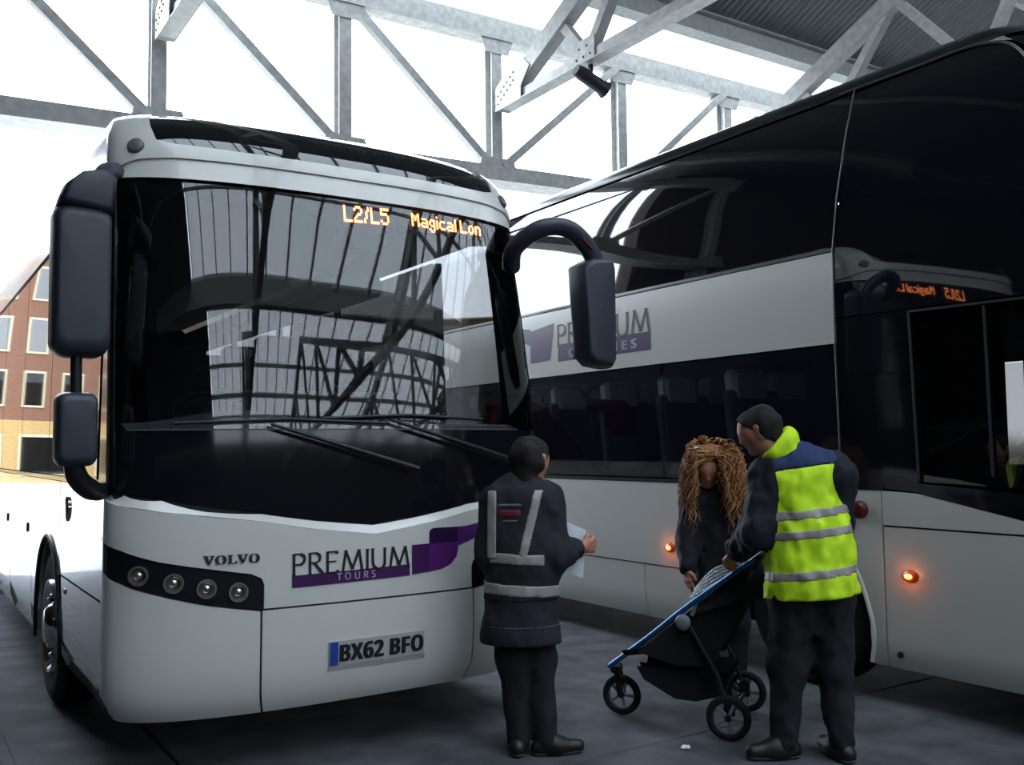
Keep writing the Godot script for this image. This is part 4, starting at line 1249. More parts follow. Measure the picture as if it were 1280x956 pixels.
func coach_b() -> void:
	var bus := thing("coach", "tall black and white coach seen from its side with purple logo on white band", "coach", Vector3(6.395, 0, -1.7))
	var rear := -12.4
	part(bus, "chassis", MB.new().box(Vector3(0, 0.72, -6.4), Vector3(1.75, 0.9, 11.4)), M.black_matt)
	part(bus, "front_carrier", skin(B, tp([[-1.62, 0.26], [1.62, 0.26], [1.62, 1.3], [-1.62, 1.3]]), -0.035, 0.0), M.black_matt)
	part(bus, "bumper", skin(B, tp([[-1.62, 0.23], [1.62, 0.23], [1.62, 1.15], [-1.62, 1.15]]), 0.0, 0.02), M.white_paint)
	part(bus, "windscreen", skin(B, tp([[-1.56, 1.16], [1.56, 1.16], [1.56, 2.35], [-1.56, 2.35]]), -0.01, 0.0), M.side_glass)
	part(bus, "upper_windscreen", skin(B, tp([[-1.56, 2.37], [1.56, 2.37], [1.56, 3.9], [-1.56, 3.9]]), -0.01, 0.0), M.dark_glass)
	roof_of(bus, B, 3.88, 0.0, 13.1, M.roof_black)
	for s in [-1.0, 1.0]:
		# lower white panels
		var ar := arched(-2.21, -3.3, 0.24, 1.3, -2.68, 0.56, 0.5)
		part(bus, "side_panel", skin(B, side(B, s, [Vector2(-2.02, 1.3), Vector2(-2.02, 0.24), Vector2(-2.12, 0.24)] + ar.slice(3, ar.size() - 3) + [Vector2(-3.245, 0.24), Vector2(-3.3, 0.24), Vector2(-3.3, 1.3)]), 0.0, 0.03, 0.3, 0.2), M.white_paint)
		part(bus, "side_panel", skin(B, side(B, s, [Vector2(-2.012, 1.095), Vector2(-0.5, 1.1), Vector2(-0.5, 1.03), Vector2(-1.08, 1.145), Vector2(-1.78, 1.29), Vector2(-2.012, 1.3)] if false else [Vector2(-2.012, 1.3), Vector2(-2.012, 1.092), Vector2(-0.42, 1.092), Vector2(-0.9, 1.112), Vector2(-1.08, 1.15), Vector2(-1.78, 1.29)]), 0.0, 0.02, 0.2, 0.2), M.white_paint)
		var hatch := part(bus, "hatch", skin(B, side(B, s, [Vector2(-2.008, 0.24), Vector2(-0.42, 0.24), Vector2(-0.42, 1.08), Vector2(-2.008, 1.08)]), 0.0, 0.03, 0.2, 0.2), M.white_paint)
		part(hatch, "lock", MB.new().lathe([Vector2(0.02, -0.004), Vector2(0.018, 0.006), Vector2(0, 0.006)], Transform3D(Basis(Vector3(0, 1, 0), Vector3(s, 0, 0), Vector3(0, 0, -s)), Vector3(1.275 * s, 0.325, -1.925)), 14), M.black_plastic)
		part(bus, "side_panel", skin(B, side(B, s, [Vector2(-3.31, 0.655), Vector2(rear, 0.655), Vector2(rear, 1.3), Vector2(-3.31, 1.3)], 0.6), 0.0, 0.03, 0.6, 0.3), M.white_paint)
		for z in [[-3.31, -4.225], [-4.235, -6.2], [-6.21, -8.2], [-8.21, rear]]:
			part(bus, "skirt_panel", skin(B, side(B, s, [Vector2(z[0], 0.235), Vector2(z[1], 0.235), Vector2(z[1], 0.645), Vector2(z[0], 0.645)], 0.5), -0.004, 0.03, 0.5, 0.3), M.white_paint)
		# lower windows, white band, upper windows
		part(bus, "window_sill", skin(B, side(B, s, [Vector2(-2.0, 1.305), Vector2(rear, 1.305), Vector2(rear, 1.33), Vector2(-2.0, 1.33)], 0.6), 0.004, 0.02, 0.6, 0.3), M.black_gloss)
		part(bus, "side_window", skin(B, side(B, s, [Vector2(-2.31, 1.34), Vector2(-3.97, 1.34), Vector2(-3.97, 2.225), Vector2(-2.31, 2.225)], 0.4), -0.004, 0.01, 0.5, 0.3), M.glass_b_low)
		part(bus, "side_window", skin(B, side(B, s, [Vector2(-3.985, 1.34), Vector2(-6.6, 1.34), Vector2(-6.6, 2.225), Vector2(-3.985, 2.225)], 0.4), -0.004, 0.01, 0.5, 0.3), M.glass_b_low)
		part(bus, "side_window", skin(B, side(B, s, [Vector2(-6.615, 1.34), Vector2(rear, 1.34), Vector2(rear, 2.225), Vector2(-6.615, 2.225)], 0.4), -0.004, 0.01, 0.5, 0.3), M.glass_b_low)
		part(bus, "logo_band", skin(B, side(B, s, [Vector2(-2.32, 2.235), Vector2(rear, 2.235), Vector2(rear, 2.83), Vector2(-2.32, 2.83)], 0.4), 0.003, 0.02, 0.5, 0.1), M.white_paint)
		part(bus, "upper_window", skin(B, side(B, s, [Vector2(-2.32, 2.84), Vector2(rear, 2.84), Vector2(rear, 3.86), Vector2(-2.2, 3.86)], 0.4), -0.004, 0.012, 0.4, 0.08), M.glass_b)
		part(bus, "upper_window", skin(B, side(B, s, [Vector2(-2.305, 2.4), Vector2(-0.7, 2.38), Vector2(-0.8, 3.0), Vector2(-1.0, 3.6), Vector2(-1.15, 3.82), Vector2(-1.35, 3.87), Vector2(-2.185, 3.86), Vector2(-2.305, 2.84)], 0.25), -0.002, 0.012, 0.3, 0.08), M.glass_b)
		part(bus, "cab_side", skin(B, side(B, s, [Vector2(-2.305, 1.335), Vector2(-1.8, 1.3), Vector2(-1.08, 1.16), Vector2(-0.45, 1.12), Vector2(-0.45, 1.3), Vector2(-1.0, 1.3), Vector2(-1.76, 1.35), Vector2(-1.79, 2.39), Vector2(-2.305, 2.39)], 0.2), -0.004, 0.012, 0.3, 0.2), M.black_gloss)
		part(bus, "driver_window", skin(B, side(B, s, [Vector2(-1.75, 1.36), Vector2(-0.45, 1.31), Vector2(-0.5, 2.35), Vector2(-1.775, 2.375)], 0.2), -0.015, 0.0, 0.3, 0.2), M.side_glass)
		for e in [[Vector3(1.277 * s, 1.36, -1.755), Vector3(1.277 * s, 2.375, -1.78)], [Vector3(1.277 * s, 2.375, -1.78), Vector3(1.277 * s, 2.355, -0.55)], [Vector3(1.277 * s, 1.4, -1.3), Vector3(1.277 * s, 2.35, -1.31)]]:
			part(bus, "window_trim", MB.new().bar(e[0], e[1], 0.012, 0.014), M.trim_dark)
		part(bus, "seam_strip", MB.new().tube([Vector3(1.27 * s, 1.34, -2.31), Vector3(1.28 * s, 2.2, -2.315), Vector3(1.276 * s, 2.84, -2.313), Vector3(1.253 * s, 3.2, -2.28), Vector3(1.217 * s, 3.6, -2.22), Vector3(1.17 * s, 3.88, -2.18)], 0.006, 6), M.rail_grey)
		part(bus, "roof_trim", MB.new().tube(smooth_path([Vector3(1.165 * s, 3.89, -2.3), Vector3(1.168 * s, 3.885, -1.7), Vector3(1.17 * s, 3.88, -1.35), Vector3(1.185 * s, 3.8, -1.13), Vector3(1.22 * s, 3.58, -0.98)], 6), 0.008, 6), M.rail_grey)
		road_wheel(bus, 1.12 * s, -2.68, s)
		road_wheel(bus, 1.12 * s, -9.3, s)
		part(bus, "arch_trim", MB.new().tube(smooth_path([Vector3(1.272 * s, 0.25, -2.125), Vector3(1.278 * s, 0.5, -2.11), Vector3(1.278 * s, 0.89, -2.28), Vector3(1.278 * s, 1.065, -2.68), Vector3(1.278 * s, 0.89, -3.08), Vector3(1.278 * s, 0.5, -3.25), Vector3(1.272 * s, 0.25, -3.24)], 5), 0.014, 6), M.white_paint)
		# lamps
		for z in [-1.838, -3.92, -6.0, -8.0]:
			var yl := 0.8
			var xf := Transform3D(Basis(Vector3(0, 0, 1.6), Vector3(s, 0, 0), Vector3(0, 1, 0)), Vector3(1.275 * s, yl, z))
			var base := part(bus, "side_lamp", MB.new().lathe([Vector2(0.036, -0.004), Vector2(0.033, 0.014), Vector2(0.02, 0.022), Vector2(0, 0.023)], xf, 18), M.amber_dull)
			if s < 0 and z > -5:
				part(base, "bulb_light", MB.new().lathe([Vector2(0.02, 0.018), Vector2(0.014, 0.026), Vector2(0, 0.028)], xf, 14), M.amber_glow)
				var l := OmniLight3D.new()
				l.light_color = Color(1.0, 0.5, 0.15)
				l.light_energy = 0.008
				l.omni_range = 30.0
				l.light_size = 0.03
				l.shadow_enabled = true
				l.position = Vector3((1.275 + 0.06) * s, yl, z)
				l.name = "side_lamp_glow"
				bus.add_child(l, true)
		part(bus, "red_reflector", MB.new().lathe([Vector2(0.07, -0.01), Vector2(0.068, 0.03), Vector2(0.045, 0.055), Vector2(0, 0.062)], Transform3D(Basis(Vector3(0, 0, 0.9), Vector3(s, 0, 0), Vector3(0, 0.8, 0)), Vector3(1.275 * s, 1.178, -2.175)), 18), M.red_dark)
		# print
		part(bus, "logo_bar", skin(B, side(B, s, [Vector2(-5.355, 2.36), Vector2(-4.09, 2.355), Vector2(-4.09, 2.505), Vector2(-5.355, 2.515)], 0.3), 0.005, 0.0, 0.5, 0.2), M.purple)
		var za := -5.35 if s < 0 else -4.1
		var zb := -4.1 if s < 0 else -5.35
		part(bus, "logo_lettering", print_on(B, stroke_word("PREMIUM", za, 2.5, zb, 2.69, 0.026), s, 0.007), M.ink)
		part(bus, "logo_lettering", print_on(B, text_tris("C O A C H E S", "Droid Sans", 700, lerpf(za, zb, 0.13), 2.385, lerpf(za, zb, 0.87), 2.465), s, 0.007), M.white_print)
		part(bus, "logo_swoosh", skin(B, side(B, s, [Vector2(-5.8, 2.375), Vector2(-5.48, 2.385), Vector2(-5.41, 2.72), Vector2(-5.6, 2.70), Vector2(-5.8, 2.68)], 0.3), 0.005, 0.0, 0.5, 0.2), M.purple)
		part(bus, "logo_swoosh", skin(B, side(B, s, [Vector2(-5.8, 2.55), Vector2(-5.8, 2.70), Vector2(-6.15, 2.76), Vector2(-6.5, 2.77), Vector2(-6.2, 2.68), Vector2(-6.0, 2.6)], 0.3), 0.005, 0.0, 0.5, 0.2), M.purple)
		part(bus, "window_decal", skin(B, side(B, s, [Vector2(-5.03, 2.06), Vector2(-4.86, 2.0), Vector2(-4.68, 1.985), Vector2(-4.44, 1.97), Vector2(-4.33, 1.9), Vector2(-4.33, 1.69), Vector2(-4.5, 1.68), Vector2(-4.62, 1.71), Vector2(-4.69, 1.78), Vector2(-4.7, 1.86), Vector2(-4.85, 1.93)], 0.2), 0.002, 0.0, 0.4, 0.2), M.decal_plum)
		part(bus, "window_decal", skin(B, side(B, s, [Vector2(-6.5, 1.35), Vector2(-4.73, 1.35), Vector2(-4.95, 1.47), Vector2(-5.17, 1.66), Vector2(-5.4, 1.83), Vector2(-5.6, 1.95), Vector2(-6.1, 2.1), Vector2(-6.5, 2.15)], 0.25), 0.002, 0.0, 0.4, 0.2), M.decal_plum)
	part(bus, "lower_floor", MB.new().box(Vector3(0, 0.95, -6.5), Vector3(2.4, 0.05, 11.0)), M.black_matt)
	part(bus, "upper_floor", MB.new().box(Vector3(0, 2.45, -6.5), Vector3(2.4, 0.3, 11.4)), M.black_matt)
	part(bus, "rear_panel", MB.new().box(Vector3(0, 2.0, rear), Vector3(2.4, 3.6, 0.05)), M.white_paint)
	part(bus, "centre_partition", MB.new().box(Vector3(0.1, 1.7, -7.0), Vector3(0.05, 1.5, 10.0)), M.grey_lining)
	for k in 6:
		for x in [-0.95, -0.5]:
			seat(bus, Vector3(x, 0.97, -3.1 - 0.75 * k), M.headrest_pale, M.seat_cloth)
	seat(bus, Vector3(-0.7, 0.97, -1.5), M.seat_cloth, M.seat_cloth)

# ---------------------------------------------------------------- station
const TX := [-2.3, 2.98, 8.28, 13.57, 18.9]

func girder() -> void:
	var g := thing("lattice_girder", "white steel lattice girder spanning the open end behind the coaches", "girder", Vector3(8.25, 0, -13.0))
	var x0 := -13.0
	var n := 10
	var p := 2.644
	var yb := func(x: float) -> float: return 5.78 + (x + 8.25 - 1.0) * 0.03
	var yt := func(x: float) -> float: return 8.36 + (x + 8.25 - 5.7) * 0.012
	var xa := -7.98 - p
	part(g, "bottom_chord", MB.new().bar(Vector3(xa, yb.call(xa), 0), Vector3(13, yb.call(13.0), 0), 0.3, 0.26, Vector3.BACK), M.white_steel)
	part(g, "bottom_flange", MB.new().bar(Vector3(xa, yb.call(xa) - 0.15, 0.06), Vector3(13, yb.call(13.0) - 0.15, 0.06), 0.5, 0.025, Vector3.BACK), M.white_steel)
	part(g, "top_chord", MB.new().bar(Vector3(xa, yt.call(xa), 0), Vector3(13, yt.call(13.0), 0), 0.3, 0.34, Vector3.BACK), M.white_steel)
	for k in n:
		var x := xa + k * p
		var post := MB.new().bar(Vector3(x, yb.call(x), 0.1), Vector3(x, yt.call(x), 0.1), 0.2, 0.02, Vector3.RIGHT).bar(Vector3(x, yb.call(x), 0.0), Vector3(x, yt.call(x), 0.0), 0.02, 0.2, Vector3.RIGHT).bar(Vector3(x, yb.call(x), -0.1), Vector3(x, yt.call(x), -0.1), 0.2, 0.02, Vector3.RIGHT)
		part(g, "post", post, M.white_steel)
		var gp := part(g, "gusset_plate", MB.new().prism(PackedVector2Array([Vector2(x - 0.42, yb.call(x) - 0.12), Vector2(x + 0.42, yb.call(x) - 0.12), Vector2(x + 0.3, yb.call(x) + 0.26), Vector2(x - 0.3, yb.call(x) + 0.26)]), 0.11, 0.13), M.white_steel)
		for r in 4:
			part(gp, "rivet", MB.new().lathe([Vector2(0.022, 0), Vector2(0.016, 0.012), Vector2(0, 0.016)], Transform3D(Basis(Vector3.RIGHT, PI / 2), Vector3(x - 0.3 + 0.2 * r, yb.call(x) + 0.02, 0.13)), 8), M.white_steel)
		part(g, "gusset_plate", MB.new().prism(PackedVector2Array([Vector2(x - 0.4, yt.call(x) + 0.1), Vector2(x + 0.4, yt.call(x) + 0.1), Vector2(x + 0.22, yt.call(x) - 0.4), Vector2(x - 0.22, yt.call(x) - 0.4)]), 0.11, 0.13), M.white_steel)
		if k < n - 1:
			var xn := x + p
			if xn < 0.5:
				part(g, "diagonal", MB.new().bar(Vector3(x + 0.1, yt.call(x) - 0.12, 0.05), Vector3(xn - 0.1, yb.call(xn) + 0.12, 0.05), 0.13, 0.13, Vector3.BACK), M.white_steel)
			else:
				part(g, "diagonal", MB.new().bar(Vector3(x + 0.1, yb.call(x) + 0.12, 0.05), Vector3(xn - 0.1, yt.call(xn) - 0.12, 0.05), 0.22, 0.13, Vector3.BACK), M.white_steel)

func truss(x: float, k: int, label: String) -> void:
	var g := thing("roof_truss", label, "truss", Vector3(x, 0, 0), 0.0, "")
	# heel at the girder (z -12.9) and at the valley beam (z +6)
	var y0 := 7.1
	var ch := MB.new().bar(Vector3(-0.07, y0, -12.85), Vector3(-0.07, y0, 6.0), 0.02, 0.16, Vector3.RIGHT).bar(Vector3(0.07, y0, -12.85), Vector3(0.07, y0, 6.0), 0.02, 0.16, Vector3.RIGHT).bar(Vector3(0, y0 - 0.08, -12.85), Vector3(0, y0 - 0.08, 6.0), 0.24, 0.018, Vector3.RIGHT)
	part(g, "bottom_chord", ch, M.white_steel)
	var top := Vector3(0, 11.45, -3.4)
	var heel_a := Vector3(0, 7.12, -12.85)
	var heel_b := Vector3(0, 7.12, 6.0)
	for h in [heel_a, heel_b]:
		part(g, "rafter", MB.new().bar(h, top, 0.22, 0.3, Vector3.RIGHT, 0.01), M.white_steel)
	for h in [[heel_a, 1.0], [heel_b, -1.0]]:
		var d: float = h[1]
		var hp := PackedVector2Array([Vector2(0, -0.12), Vector2(0, 0.25), Vector2(0.72, 0.6), Vector2(1.0, 0.33), Vector2(0.75, 0.08), Vector2(0.75, -0.12)])
		var gp := part(g, "heel_plate", MB.new().prism(hp, -0.13, -0.115, Transform3D(Basis(Vector3(0, 0, d), Vector3(0, 1, 0), Vector3(d, 0, 0) * d), h[0] + Vector3(0, 0.0, -0.03 * d))), M.white_steel)
		for i in 12:
			var q := Vector2(0.1 + 0.09 * (i % 6), -0.02 + 0.05 * (i % 6) + 0.13 * (i / 6))
			part(gp, "rivet", MB.new().lathe([Vector2(0.02, 0), Vector2(0.014, 0.012), Vector2(0, 0.015)], Transform3D(Basis(Vector3.BACK, PI / 2), h[0] + Vector3(-0.13, q.y, (q.x - 0.03) * d)), 8), M.rivet_dark)
		var nodes := [[2.3, 0.0, 1.65], [2.3, 0.0, 3.6], [5.0, 0.0, 3.6], [5.0, 0.0, 6.6], [7.6, 0.0, 6.6]]
		for w in nodes:
			var lo: Vector3 = h[0] + Vector3(0, 0.0, w[0] * d)
			var f: float = w[2] / absf(top.z - h[0].z)
			var hi: Vector3 = h[0].lerp(top, f)
			var shallow: bool = w[0] == 2.3 and w[2] < 2.0
			part(g, "web_member", MB.new().bar(lo, hi, 0.12 if shallow else 0.16, 0.14, Vector3.RIGHT), M.white_steel)
		for w in [2.3, 5.0]:
			var c: Vector3 = h[0] + Vector3(-0.1, 0.02, w * d)
			var wp := part(g, "web_plate", MB.new().box(c + Vector3(0, 0.06, 0), Vector3(0.014, 0.32, 0.5), Basis(), 0.004), M.white_steel)
			for i in 5:
				part(wp, "rivet", MB.new().lathe([Vector2(0.02, 0), Vector2(0.014, 0.012), Vector2(0, 0.015)], Transform3D(Basis(Vector3.BACK, PI / 2), c + Vector3(-0.007, [-0.04, -0.04, -0.04, 0.1, 0.1][i], [-0.16, 0.0, 0.16, -0.1, 0.08][i])), 8), M.rivet_dark)
	part(g, "king_post", MB.new().bar(Vector3(0, y0, -3.4), top, 0.14, 0.14), M.white_steel)

func truss_far(x: float) -> void:
	var g := thing("rear_roof_truss", "steel truss under glazed roof, mirrored as dark bars in the front coach's windscreen", "truss", Vector3(x, 0, 0), 0.0, "trusses mirrored in the windscreen")
	var top := Vector3(0, 11.45, 15.4)
	part(g, "bottom_chord", MB.new().bar(Vector3(0, 7.1, 6.0), Vector3(0, 7.1, 24.8), 0.24, 0.16), M.white_steel)
	for z in [6.0, 24.8]:
		part(g, "rafter", MB.new().bar(Vector3(0, 7.12, z), top, 0.22, 0.3), M.white_steel)
		for w in [[2.3, 1.65], [2.3, 3.6], [5.0, 3.6], [5.0, 6.6], [7.6, 6.6]]:
			var d := signf(15.4 - z)
			part(g, "web_member", MB.new().bar(Vector3(0, 7.12, z + w[0] * d), Vector3(0, 7.12, z).lerp(top, w[1] / 9.4), 0.16, 0.14), M.white_steel)
	part(g, "king_post", MB.new().bar(Vector3(0, 7.1, 15.4), top, 0.14, 0.14), M.white_steel)

func station() -> void:
	# ---- floor of large slabs
	var fl := struct("floor")
	part(fl, "bedding", MB.new().box(Vector3(2, -0.14, 0), Vector3(120, 0.2, 120)), M.joint)
	var sizes := MB.new().box(Vector3(0, -0.06, 0), Vector3(4.988, 0.12, 4.988), Basis(), 0.006)
	var mesh := sizes.mesh()
	part(fl, "apron", MB.new().box(Vector3(0, -0.03, -39.0), Vector3(110, 0.06, 50.0)), M.apron)
	for i in 9:
		for j in 9:
			if j < 3:
				continue
			var s := part(fl, "slab", mesh, M.asphalt)
			s.position = Vector3(-16.2 + i * 5.0, 0, -26.5 + j * 5.0)
	# ribbed guidance strip beside the left coach
	for k in 26:
		part(fl, "rib", MB.new().box(Vector3(0.62 - k * 0.075, 0.003, -6.6), Vector3(0.03, 0.008, 9.2)), M.asphalt)
	# ---- roof
	var ce := struct("ceiling")
	part(ce, "rooflight", MB.new().box(Vector3(12.2, 8.76, -12.62), Vector3(22.4, 0.02, 1.55)), M.soffit)
	part(ce, "soffit", MB.new().box(Vector3(-10.3, 9.0, -12.7), Vector3(22.6, 0.2, 1.9)), M.roof_sheet)
	part(ce, "fascia", MB.new().box(Vector3(8.4, 8.75, -13.35), Vector3(30, 0.22, 0.06)), M.white_steel)
	part(ce, "eaves_beam", MB.new().box(Vector3(8.4, 8.88, -11.80), Vector3(30, 0.38, 0.12)).box(Vector3(8.4, 8.7, -11.80), Vector3(30, 0.03, 0.3)).box(Vector3(8.4, 9.07, -11.80), Vector3(30, 0.03, 0.3)), M.grey_steel)
	part(ce, "red_conduit", MB.new().tube([Vector3(-4, 8.66, -13.12), Vector3(7.1, 8.66, -13.12), Vector3(7.1, 8.62, -13.12)], 0.022, 6), M.red_pipe)
	part(ce, "red_conduit", MB.new().tube([Vector3(11.0, 8.72, -13.12), Vector3(11.0, 8.64, -13.12), Vector3(20, 8.64, -13.12)], 0.022, 6), M.red_pipe)
	# corrugated sheets on the lowest part of the first slope
	var sl := 0.46
	var slope_y := func(z: float) -> float: return 9.1 + (z + 11.85) * sl
	var wv := []
	for q in [[-11.9], [-7.5]]:
		var l := []
		for k in 57:
			var u := k % 8
			l.append(Vector3(k * 1.04 / 56.0, slope_y.call(q[0]) + [0.0, 0.0, 0.03, 0.065, 0.065, 0.065, 0.03, 0.0][u], q[0]))
		wv.append(l)
	var cor := MB.new()
	for k in 56:
		cor.quad(wv[0][k], wv[0][k + 1], wv[1][k + 1], wv[1][k], Vector3.DOWN)
	for k in 56:
		cor.quad(wv[0][k] + Vector3(0, 0.004, 0), wv[0][k + 1] + Vector3(0, 0.004, 0), wv[1][k + 1] + Vector3(0, 0.004, 0), wv[1][k] + Vector3(0, 0.004, 0), Vector3.UP)
	var cm := cor.mesh()
	for i in 30:
		var s := part(ce, "roof_sheet", cm, M.roof_sheet)
		s.position.x = -6.6 + i * 1.04
	# glazed slopes: panes between bars
	var runs := [[-7.5, -3.4], [-3.4, 6.0], [6.0, 15.4], [15.4, 24.8]]
	var ridge: float = slope_y.call(-3.4)
	for r in runs.size():
		var za: float = runs[r][0]
		var zb: float = runs[r][1]
		var ya: float
		var yb: float
		match r:
			0:
				ya = slope_y.call(za); yb = ridge
			1:
				ya = ridge; yb = ridge - 9.4 * sl
			2:
				ya = ridge - 9.4 * sl; yb = ridge
			_:
				ya = ridge; yb = ridge - 9.4 * sl
		if r % 2 == 0:
			part(ce, "sheeting", MB.new().bar(Vector3(9.3, ya, za), Vector3(9.3, yb, zb), 32.0, 0.05, Vector3.RIGHT), M.roof_sheet)
			continue
		var rows := 2
		for j in rows:
			var pa := Vector3(0, lerpf(ya, yb, float(j) / rows), lerpf(za, zb, float(j) / rows))
			var pb := Vector3(0, lerpf(ya, yb, float(j + 1) / rows), lerpf(za, zb, float(j + 1) / rows))
			var pm := MB.new().bar(pa, pb, 0.97, 0.012).mesh()
			var bm := MB.new().bar(pa + Vector3(0, 0.01, 0), pb + Vector3(0, 0.01, 0), 0.07, 0.09).mesh()
			for i in range(5, 31):
				var s := part(ce, "roof_pane", pm, M.roof_glass)
				s.position.x = -6.0 + i * 1.03
				var bb := part(ce, "glazing_bar", bm, M.grey_steel)
				bb.position.x = -6.515 + i * 1.03
			part(ce, "purlin", MB.new().box(pa + Vector3(9.0, -0.14, 0), Vector3(31.5, 0.22, 0.14)), M.grey_steel)
	part(ce, "valley_beam", MB.new().box(Vector3(9.0, 7.6, 6.0), Vector3(31.5, 2.6, 0.3)) if false else MB.new().box(Vector3(9.0, 8.4, 6.0), Vector3(31.5, 0.9, 0.3)), M.grey_steel)
	for z in [-9.6, -5.4, -0.2, 3.0, 9.0, 12.2, 18.5, 21.6]:
		var y: float = ridge - absf(z - (-3.4 if z < 6.0 else 15.4)) * sl - 0.16
		part(ce, "purlin", MB.new().box(Vector3(9.0, y, z), Vector3(31.5, 0.18, 0.12)), M.grey_steel)
	# the roof goes on over the lanes to the left in plain sheeting
	for r in runs.size() + 1:
		var za: float = -11.9 if r == 0 else runs[r - 1][0]
		var zb: float = -7.5 if r == 0 else runs[r - 1][1]
		var ya: float = ridge - absf(za - (-3.4 if (za + zb) / 2 < 6.0 else 15.4)) * sl
		var yb2: float = ridge - absf(zb - (-3.4 if (za + zb) / 2 < 6.0 else 15.4)) * sl
		part(ce, "sheeting", MB.new().bar(Vector3(-11.4, ya, za), Vector3(-11.4, yb2, zb), 19.8, 0.05, Vector3.RIGHT), M.roof_sheet)
	girder()
	truss(TX[1], 1, "white roof truss whose heel meets the girder above the front coach's left corner")
	truss(TX[2], 2, "riveted white roof truss carrying a dark floodlight above the gap between the coaches")
	truss(TX[3], 3, "white roof truss partly hidden behind the roof of the tall black coach")
	for x in TX.slice(1):
		truss_far(x)
	# floodlight clamped under the middle truss
	var fl2 := thing("floodlight", "dark cylindrical floodlight hanging under the riveted middle truss", "floodlight", Vector3(8.3, 6.99, -10.55))
	part(fl2, "bracket", MB.new().bar(Vector3(0, 0.03, 0), Vector3(0, -0.12, 0), 0.05, 0.05), M.dark_metal)
	part(fl2, "housing", MB.new().lathe([Vector2(0, -0.28), Vector2(0.08, -0.28), Vector2(0.1, -0.2), Vector2(0.1, 0.18), Vector2(0.13, 0.28), Vector2(0.11, 0.28), Vector2(0, 0.24)], Transform3D(Basis(Vector3(0, 0, 1), Vector3(0.93, -0.35, 0).normalized(), Vector3(0.35, 0.93, 0).normalized()), Vector3(0, -0.2, 0)), 20), M.dark_metal)
	# ---- columns under the girder and the valley
	for q in [[-2.2, -13.0, 5.44, "white steel column under the left end of the lattice girder"], [19.3, -13.0, 5.9, "white steel column under the right end of the lattice girder"]]:
		var c := thing("steel_column", q[3], "column", Vector3(q[0], 0, q[1]))
		part(c, "shaft", MB.new().box(Vector3(0, q[2] / 2, 0.12), Vector3(0.3, q[2], 0.03)).box(Vector3(0, q[2] / 2, -0.12), Vector3(0.3, q[2], 0.03)).box(Vector3(0, q[2] / 2, 0), Vector3(0.03, q[2], 0.24)), M.white_steel)
		part(c, "base_plate", MB.new().box(Vector3(0, 0.02, 0), Vector3(0.5, 0.04, 0.5), Basis(), 0.006), M.dark_metal)
	# ---- right-hand wall of the hall, behind the tall coach
	var wr := struct("wall_right")
	part(wr, "brickwork", MB.new().box(Vector3(25.2, 6.7, 6.0), Vector3(0.4, 13.4, 39.4)), M.dark_brick)
	var wl := struct("wall_left")
	part(wl, "brickwork", MB.new().box(Vector3(-10.95, 4.5, -13.5), Vector3(20.3, 9.0, 0.4)), M.dark_brick)
	part(wl, "brickwork", MB.new().box(Vector3(-21.3, 6.7, 6.0), Vector3(0.4, 13.4, 39.4)), M.dark_brick)
	var wb := struct("wall_back")
	part(wb, "brickwork", MB.new().box(Vector3(2.0, 4.5, 25.2), Vector3(46.8, 9.0, 0.4)), M.dark_brick)

func terrace(at: Vector3, n: int, label: String, front_mat: Material, base_mat: Material) -> void:   # street opposite, mirrored in the coach sides
	var b := thing("terrace_building", label, "building", at, -PI / 2)
	var L := n * 4.0
	part(b, "facade", MB.new().box(Vector3(-2.0, 8.6, -L / 2), Vector3(4.0, 10.0, L)), front_mat)
	part(b, "shopfront", MB.new().box(Vector3(-2.0, 1.8, -L / 2), Vector3(4.1, 3.6, L)), base_mat)
	part(b, "cornice", MB.new().box(Vector3(-1.85, 13.7, -L / 2), Vector3(4.4, 0.3, L + 0.2), Basis(), 0.05), M.cream)
	for i in n * 2:
		var z := -1.0 - i * 2.0
		for y in [5.4, 8.5, 11.6]:
			var w := part(b, "window", MB.new().box(Vector3(0.02, y, z), Vector3(0.1, 2.1, 1.15), Basis(), 0.02), M.cream)
			part(w, "pane", MB.new().box(Vector3(0.06, y, z), Vector3(0.04, 1.85, 0.92)), M.side_glass)
		if i % 2 == 0:
			var s := part(b, "shop_window", MB.new().box(Vector3(0.06, 1.6, z - 1.0), Vector3(0.1, 2.4, 3.2), Basis(), 0.03), M.cream)
			part(s, "pane", MB.new().box(Vector3(0.12, 1.6, z - 1.0), Vector3(0.03, 2.1, 2.9)), M.side_glass)

